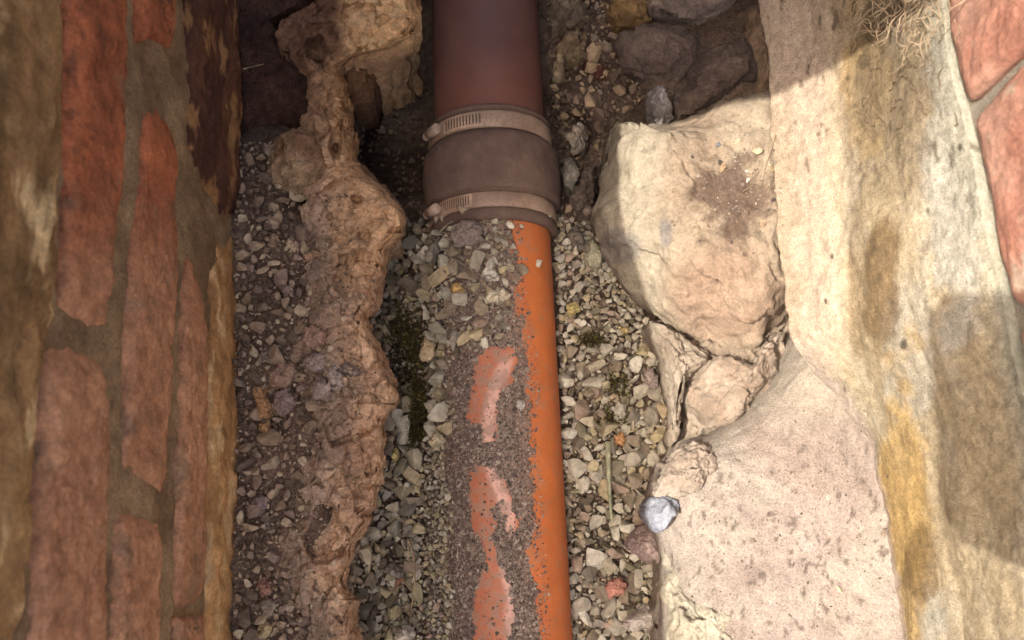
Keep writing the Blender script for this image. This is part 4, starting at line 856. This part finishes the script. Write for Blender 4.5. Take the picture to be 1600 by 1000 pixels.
for lab, pts, c1, c2, hh in TP:
    c1, c2 = dull(c1), dull(c2)
    xs = np.array([p[0] for p in pts]); ys = np.array([p[1] for p in pts]); zz0 = float(np.max(Hs(xs, ys))) + 0.004
    if 'resting on the orange' in lab: zz0 = ZC + RP - 0.002
    stone('pebble', lab, pts, c1, c2, at=zz0, edge=0.002, top=0.004 + hh, bot=-0.008, cat='pebble', amp=0.001, freq=90, NA=40, NR=12, chips=0.0012, smooth=0.25, dk=0.15)

# the larger loose pebbles, one by one
def form(r): return 'large ' if r > 13.5 else ''
for i in np.nonzero(big)[0]:
    x, y = pk[i, 0], pk[i, 1]; cn, cc_ = PEBN[int(rng.integers(0, len(PEBN)))]; o = lib_obj('pebble', pos[i], rad[i], M_PEB_O, LIB1, 'peb'); o.color = (*(lin(*cc_) * 0.92), 1)
    tag(o, spot_label(form(pk[i, 2]) + cn + ' gravel pebble', x, y), 'pebble', 'gravel pebbles right of the pipe' if x > 850 else 'gravel pebbles below the coupling' if y < 545 else 'gravel pebbles left of the pipe')
for i in np.nonzero(bigr)[0]:
    cn, cc_ = RUBN[int(rng.integers(0, len(RUBN)))]; o = lib_obj('rubble_stone', rp[i], rr_[i], M_RUB_O, LIB1, 'rub'); o.color = (*(lin(cc_[0], cc_[1], cc_[2] - 8) * 1.15), 1)
    tag(o, spot_label(cn + ' rubble stone', rk[i, 0], rk[i, 1]), 'rubble', 'rubble stones on the left ledge')

# loose bits on the boulder and the footing: found by casting down on what is built
dg = bpy.context.evaluated_depsgraph_get()
def hit(px, py):
    d = ray(px, py); ok, loc, nn, *_r = S.ray_cast(dg, Vector(CAMP.tolist()), Vector(d.tolist()).normalized()); return np.array(loc) if ok else None
pts = []; rs_ = []
for _ in range(420):
    x = rng.normal(1150, 42); y = rng.normal(300, 42); h_ = hit(x, y)
    if h_ is not None and 930 < x < 1225: pts.append(h_); rs_.append(rng.choice([0.0007, 0.0012, 0.002, 0.003], p=[.4, .35, .18, .07]) * rng.uniform(0.8, 1.3))
for _ in range(620):
    x = rng.uniform(1060, 1390); y = rng.uniform(640, 1010); h_ = hit(x, y)
    if h_ is not None: pts.append(h_); rs_.append(rng.choice([0.0005, 0.0007, 0.001, 0.0016]) * rng.uniform(0.8, 1.3))
o = joined('crumbs', pts, rs_, M_CRUMB, LIB0); tag(o, 'tiny stone crumbs scattered over the sunlit boulder and footing', 'crumbs', None, 'stuff')
pts = []; rs_ = []
for _ in range(1900):
    y = rng.uniform(300, 1010); x = rng.normal(np.interp(y, [300, 480, 620, 700, 860, 1010], [520, 520, 535, 520, 490, 500]), 26); h_ = hit(x, y)
    if h_ is not None and h_[2] > -0.03: pts.append(h_); rs_.append(rng.choice([0.0006, 0.0009, 0.0014, 0.0024, 0.0036], p=[.3, .3, .22, .12, .06]) * rng.uniform(0.8, 1.3))
o = joined('ledge_chips', pts, rs_, M_RUB_I, LIB0, full=True); tag(o, 'small dusty chips strewn over the jagged left ledge', 'chips', None, 'stuff')
for lab, x, y, r, cc_ in [('white chip on the brown soil of the sunlit boulder', 1168, 282, 5, (214,206,190)), ('small white chip above the other on the boulder soil', 1166, 268, 4, (210,200,184)), ('cream pebble on the pink footing, lower right', 1312, 921, 6, (214,200,160)),
        ('small pale pebble on the pink footing, upper part', 1293, 777, 6, (206,192,172)), ('tan pebble in the boulder soil near right wall', 1192, 350, 10, (176,150,120)), ('grey pebble on the middle of the pink footing', 1176, 846, 6, (140,124,110)), ('dark pebble where footing meets the right wall', 1382, 830, 8, (150,130,112)),
        ('pale angular chip near the top of the sunlit boulder', 1150, 222, 10, (226,206,170)), ('cream chip right of the pale angular one on the boulder', 1182, 238, 9, (222,200,160)), ('tan lump beside the soil patch on the boulder', 1130, 262, 9, (190,160,124)), ('small tan chip against the right wall above the boulder soil', 1204, 262, 7, (206,180,140)), ('grey flake set in the top face of the sunlit boulder', 1122, 226, 8, (150,146,144))]:
    h_ = hit(x, y)
    if h_ is None: continue
    k = random.randrange(len(LIB1)); v, f = LIB1[k]; rr0 = r * 0.00054 * 1.2
    ob = link('pebble', make_mesh('pebble', v * rr0, [(f, 3)], M_EARTHSTONE, np.tile(lin(*cc_) * 0.5, (len(v), 1)), False), None, h_ + np.array([0, 0, rr0 * 0.15])); ob.rotation_euler = (0.2, 0.1, random.random() * 6); tag(ob, lab, 'pebble')

# ------------------------------------------------------------------ twigs, roots, moss
def tube(pts, r, seg=6, taper=0.4):
    pts = np.asarray(pts, float); n = len(pts); tg = np.gradient(pts, axis=0); tg /= np.linalg.norm(tg, axis=1)[:, None] + 1e-12
    a = np.cross(tg, [0.3, 0.2, 1.0]); a /= np.linalg.norm(a, axis=1)[:, None] + 1e-12; b_ = np.cross(tg, a)
    th = np.linspace(0, 2 * math.pi, seg, endpoint=False); rr0 = r * np.linspace(1, taper, n)
    G = pts[:, None] + rr0[:, None, None] * (np.cos(th)[None, :, None] * a[:, None] + np.sin(th)[None, :, None] * b_[:, None])
    return G.reshape(-1, 3), grid_faces(n, seg, 0, True)
def tubes(name, paths, m, col, label, cat, kind=None, group=None):
    Vs, Fs, off = [], [], 0
    for pts, r in paths:
        v, f = tube(pts, r); Vs.append(v); Fs.append(f + off); off += len(v)
    V = np.concatenate(Vs); base = V.mean(0); base[2] = V[:, 2].min()
    c = mixc(np.tile(lin(*col), (len(V), 1)), lin(*col) * 0.55, np.clip(fbm(V, 200, 2) + 0.4, 0, 1))
    return tag(link(name, make_mesh(name, V - base, [(np.concatenate(Fs), 4)], m, c), None, base), label, cat, group, kind)
M_TWIG = attr_mat('dry_twig', rough=0.9, n1=300, a1=0.2, n2=900, a2=0.2, bump=0.4, bdist=0.0005)
def path(px, z, lift=0.0, n=24):
    q = catmull(px, n, False); return P(q[:, 0], q[:, 1], (Hs(q[:, 0], q[:, 1]) + lift) if z is None else z)
tubes('twig', [(path([(950,690),(951,740),(953,780),(956,812)], None, 0.011), 0.0030)], M_TWIG, (150, 148, 116), 'greenish grey twig lying lengthwise on gravel right of the pipe', 'twig')
tubes('dry_root', [(path([(637,842),(646,870),(648,910),(643,950),(640,985)], None, 0.013), 0.0008), (path([(637,842),(640,880),(648,905)], None, 0.014), 0.0006)], M_TWIG, (170, 146, 112), 'thin dry root arching over gravel in the lower left trench', 'root')
tubes('twig', [(path([(467,768),(482,760),(494,750),(498,744)], 0.008), 0.0016)], M_TWIG, (160, 136, 112), 'short forked twig on the left rubble ledge', 'twig')
tubes('twig', [(path([(686,364),(700,350),(712,344)], -0.03), 0.0011)], M_TWIG, (150, 142, 112), 'pale splinter lying just below the coupling', 'twig')
tubes('twig', [(path([(380,108),(395,104),(412,100)], 0.01), 0.0007)], M_TWIG, (170, 150, 120), 'thin straw on the dark earth bank by the left wall', 'twig')
for lab, pq in [('thin dry twig standing on boulder soil by the right wall', [(1212,212),(1205,235),(1196,262),(1190,290)]), ('short dark twig across the boulder soil patch', [(1090,262),(1112,268),(1136,266),(1150,258)]), ('crooked straw on the sunlit boulder below the twig', [(1160,300),(1180,290),(1204,296)])]:
    q_ = [hit(x_, y_) for x_, y_ in catmull(pq, 12, False)]; q_ = np.array([a_ for a_ in q_ if a_ is not None]); q_[:, 2] += 0.0012
    tubes('twig', [(q_, 0.0006)], M_TWIG, (110, 92, 72), lab, 'twig')
paths = []
for i in range(95):
    x = rng.normal(1410, 46); y = rng.uniform(-60, 60) ; h_ = hit(x, max(y, 2)); 
    if h_ is None: continue
    p_ = h_ + np.array([0, 0, 0.004]); d = np.array([rng.normal(-0.35, .6), rng.normal(-0.5, .5), rng.normal(0.25, .35)]); pl = [p_.copy()]
    for s in range(rng.integers(8, 18)):
        d = d / np.linalg.norm(d) + rng.normal(0, 0.38, 3) + np.array([-0.02, -0.05, -0.03]); p_ = p_ + d / np.linalg.norm(d) * 0.0027
        p_[0] = min(p_[0], XR - 0.002); pl.append(p_.copy())
    if len(pl) > 3: paths.append((np.array(pl), rng.uniform(0.0002, 0.00048)))
tubes('root_tuft', paths, M_TWIG, (150, 130, 104), 'tangled tuft of dry roots hanging on the right wall top', 'roots', 'stuff')
paths = []
for i in range(26):
    x = rng.uniform(1350, 1500); y = rng.uniform(20, 200); h_ = hit(x, y)
    if h_ is None: continue
    pl = []; a = rng.uniform(0, 6.28); x1, y1 = x, y
    for s in range(rng.integers(5, 11)):
        a += rng.normal(0, .7); x1 += 7 * math.cos(a) * .6; y1 += 7 * math.sin(a); h2 = hit(x1, y1)
        if h2 is not None and np.linalg.norm(h2 - h_) < 0.08: pl.append(h2 + (CAMP - h2) * 0.003)
    if len(pl) > 3: paths.append((np.array(pl), rng.uniform(0.0003, 0.0006)))
tubes('root_threads', paths, M_TWIG, (96, 80, 62), 'dark root threads clinging to render on the right wall', 'roots', 'stuff')
m_moss, t, b = node_mat('moss', 0.9, 0.1); g = N(t, 'ShaderNodeNewGeometry'); r_ = ramp(t, [(0, tuple(lin(64, 54, 34))), (0.35, tuple(lin(84, 78, 42))), (0.7, tuple(lin(74, 60, 40))), (0.9, tuple(lin(106, 100, 54)))], 'CONSTANT')
t.links.new(g.outputs['Random Per Island'], r_.inputs[0]); t.links.new(r_.outputs[0], b.inputs['Base Color'])
def moss(label, spots, n):
    Vs, Fs = [], []
    for i in range(n):
        cx, cy, rx, ry = spots[i % len(spots)]; x = rng.normal(cx, rx * 0.5); y = rng.normal(cy, ry * 0.5)
        p0 = P(x, y, Hs(np.array([x]), np.array([y]))[0] + 0.002); d = np.array([rng.normal(0, .6), rng.normal(0, .6), 1.0]); d /= np.linalg.norm(d); L_ = rng.uniform(0.003, 0.009)
        s = np.cross(d, rng.normal(size=3)); s /= np.linalg.norm(s); s *= 0.0005
        k = len(Vs); Vs += [p0 - s, p0 + s, p0 + d * L_ * .6 + s * .8 + rng.normal(0, .0008, 3), p0 + d * L_]; Fs += [(k, k + 1, k + 2), (k, k + 2, k + 3)]
    V = np.array(Vs); base = V.mean(0)
    tag(link('moss', make_mesh('moss', V - base, [(Fs, 3)], m_moss, None, False), None, base), label, 'moss', None, 'stuff')
moss('dark olive moss between the left ledge stone and gravel', [(628, 520, 30, 40), (645, 560, 24, 60), (655, 630, 14, 50), (650, 670, 12, 24)], 2300)
moss('green moss tuft on the gravel right of the pipe', [(966, 600, 18, 18), (958, 650, 22, 14), (925, 532, 22, 12)], 800)
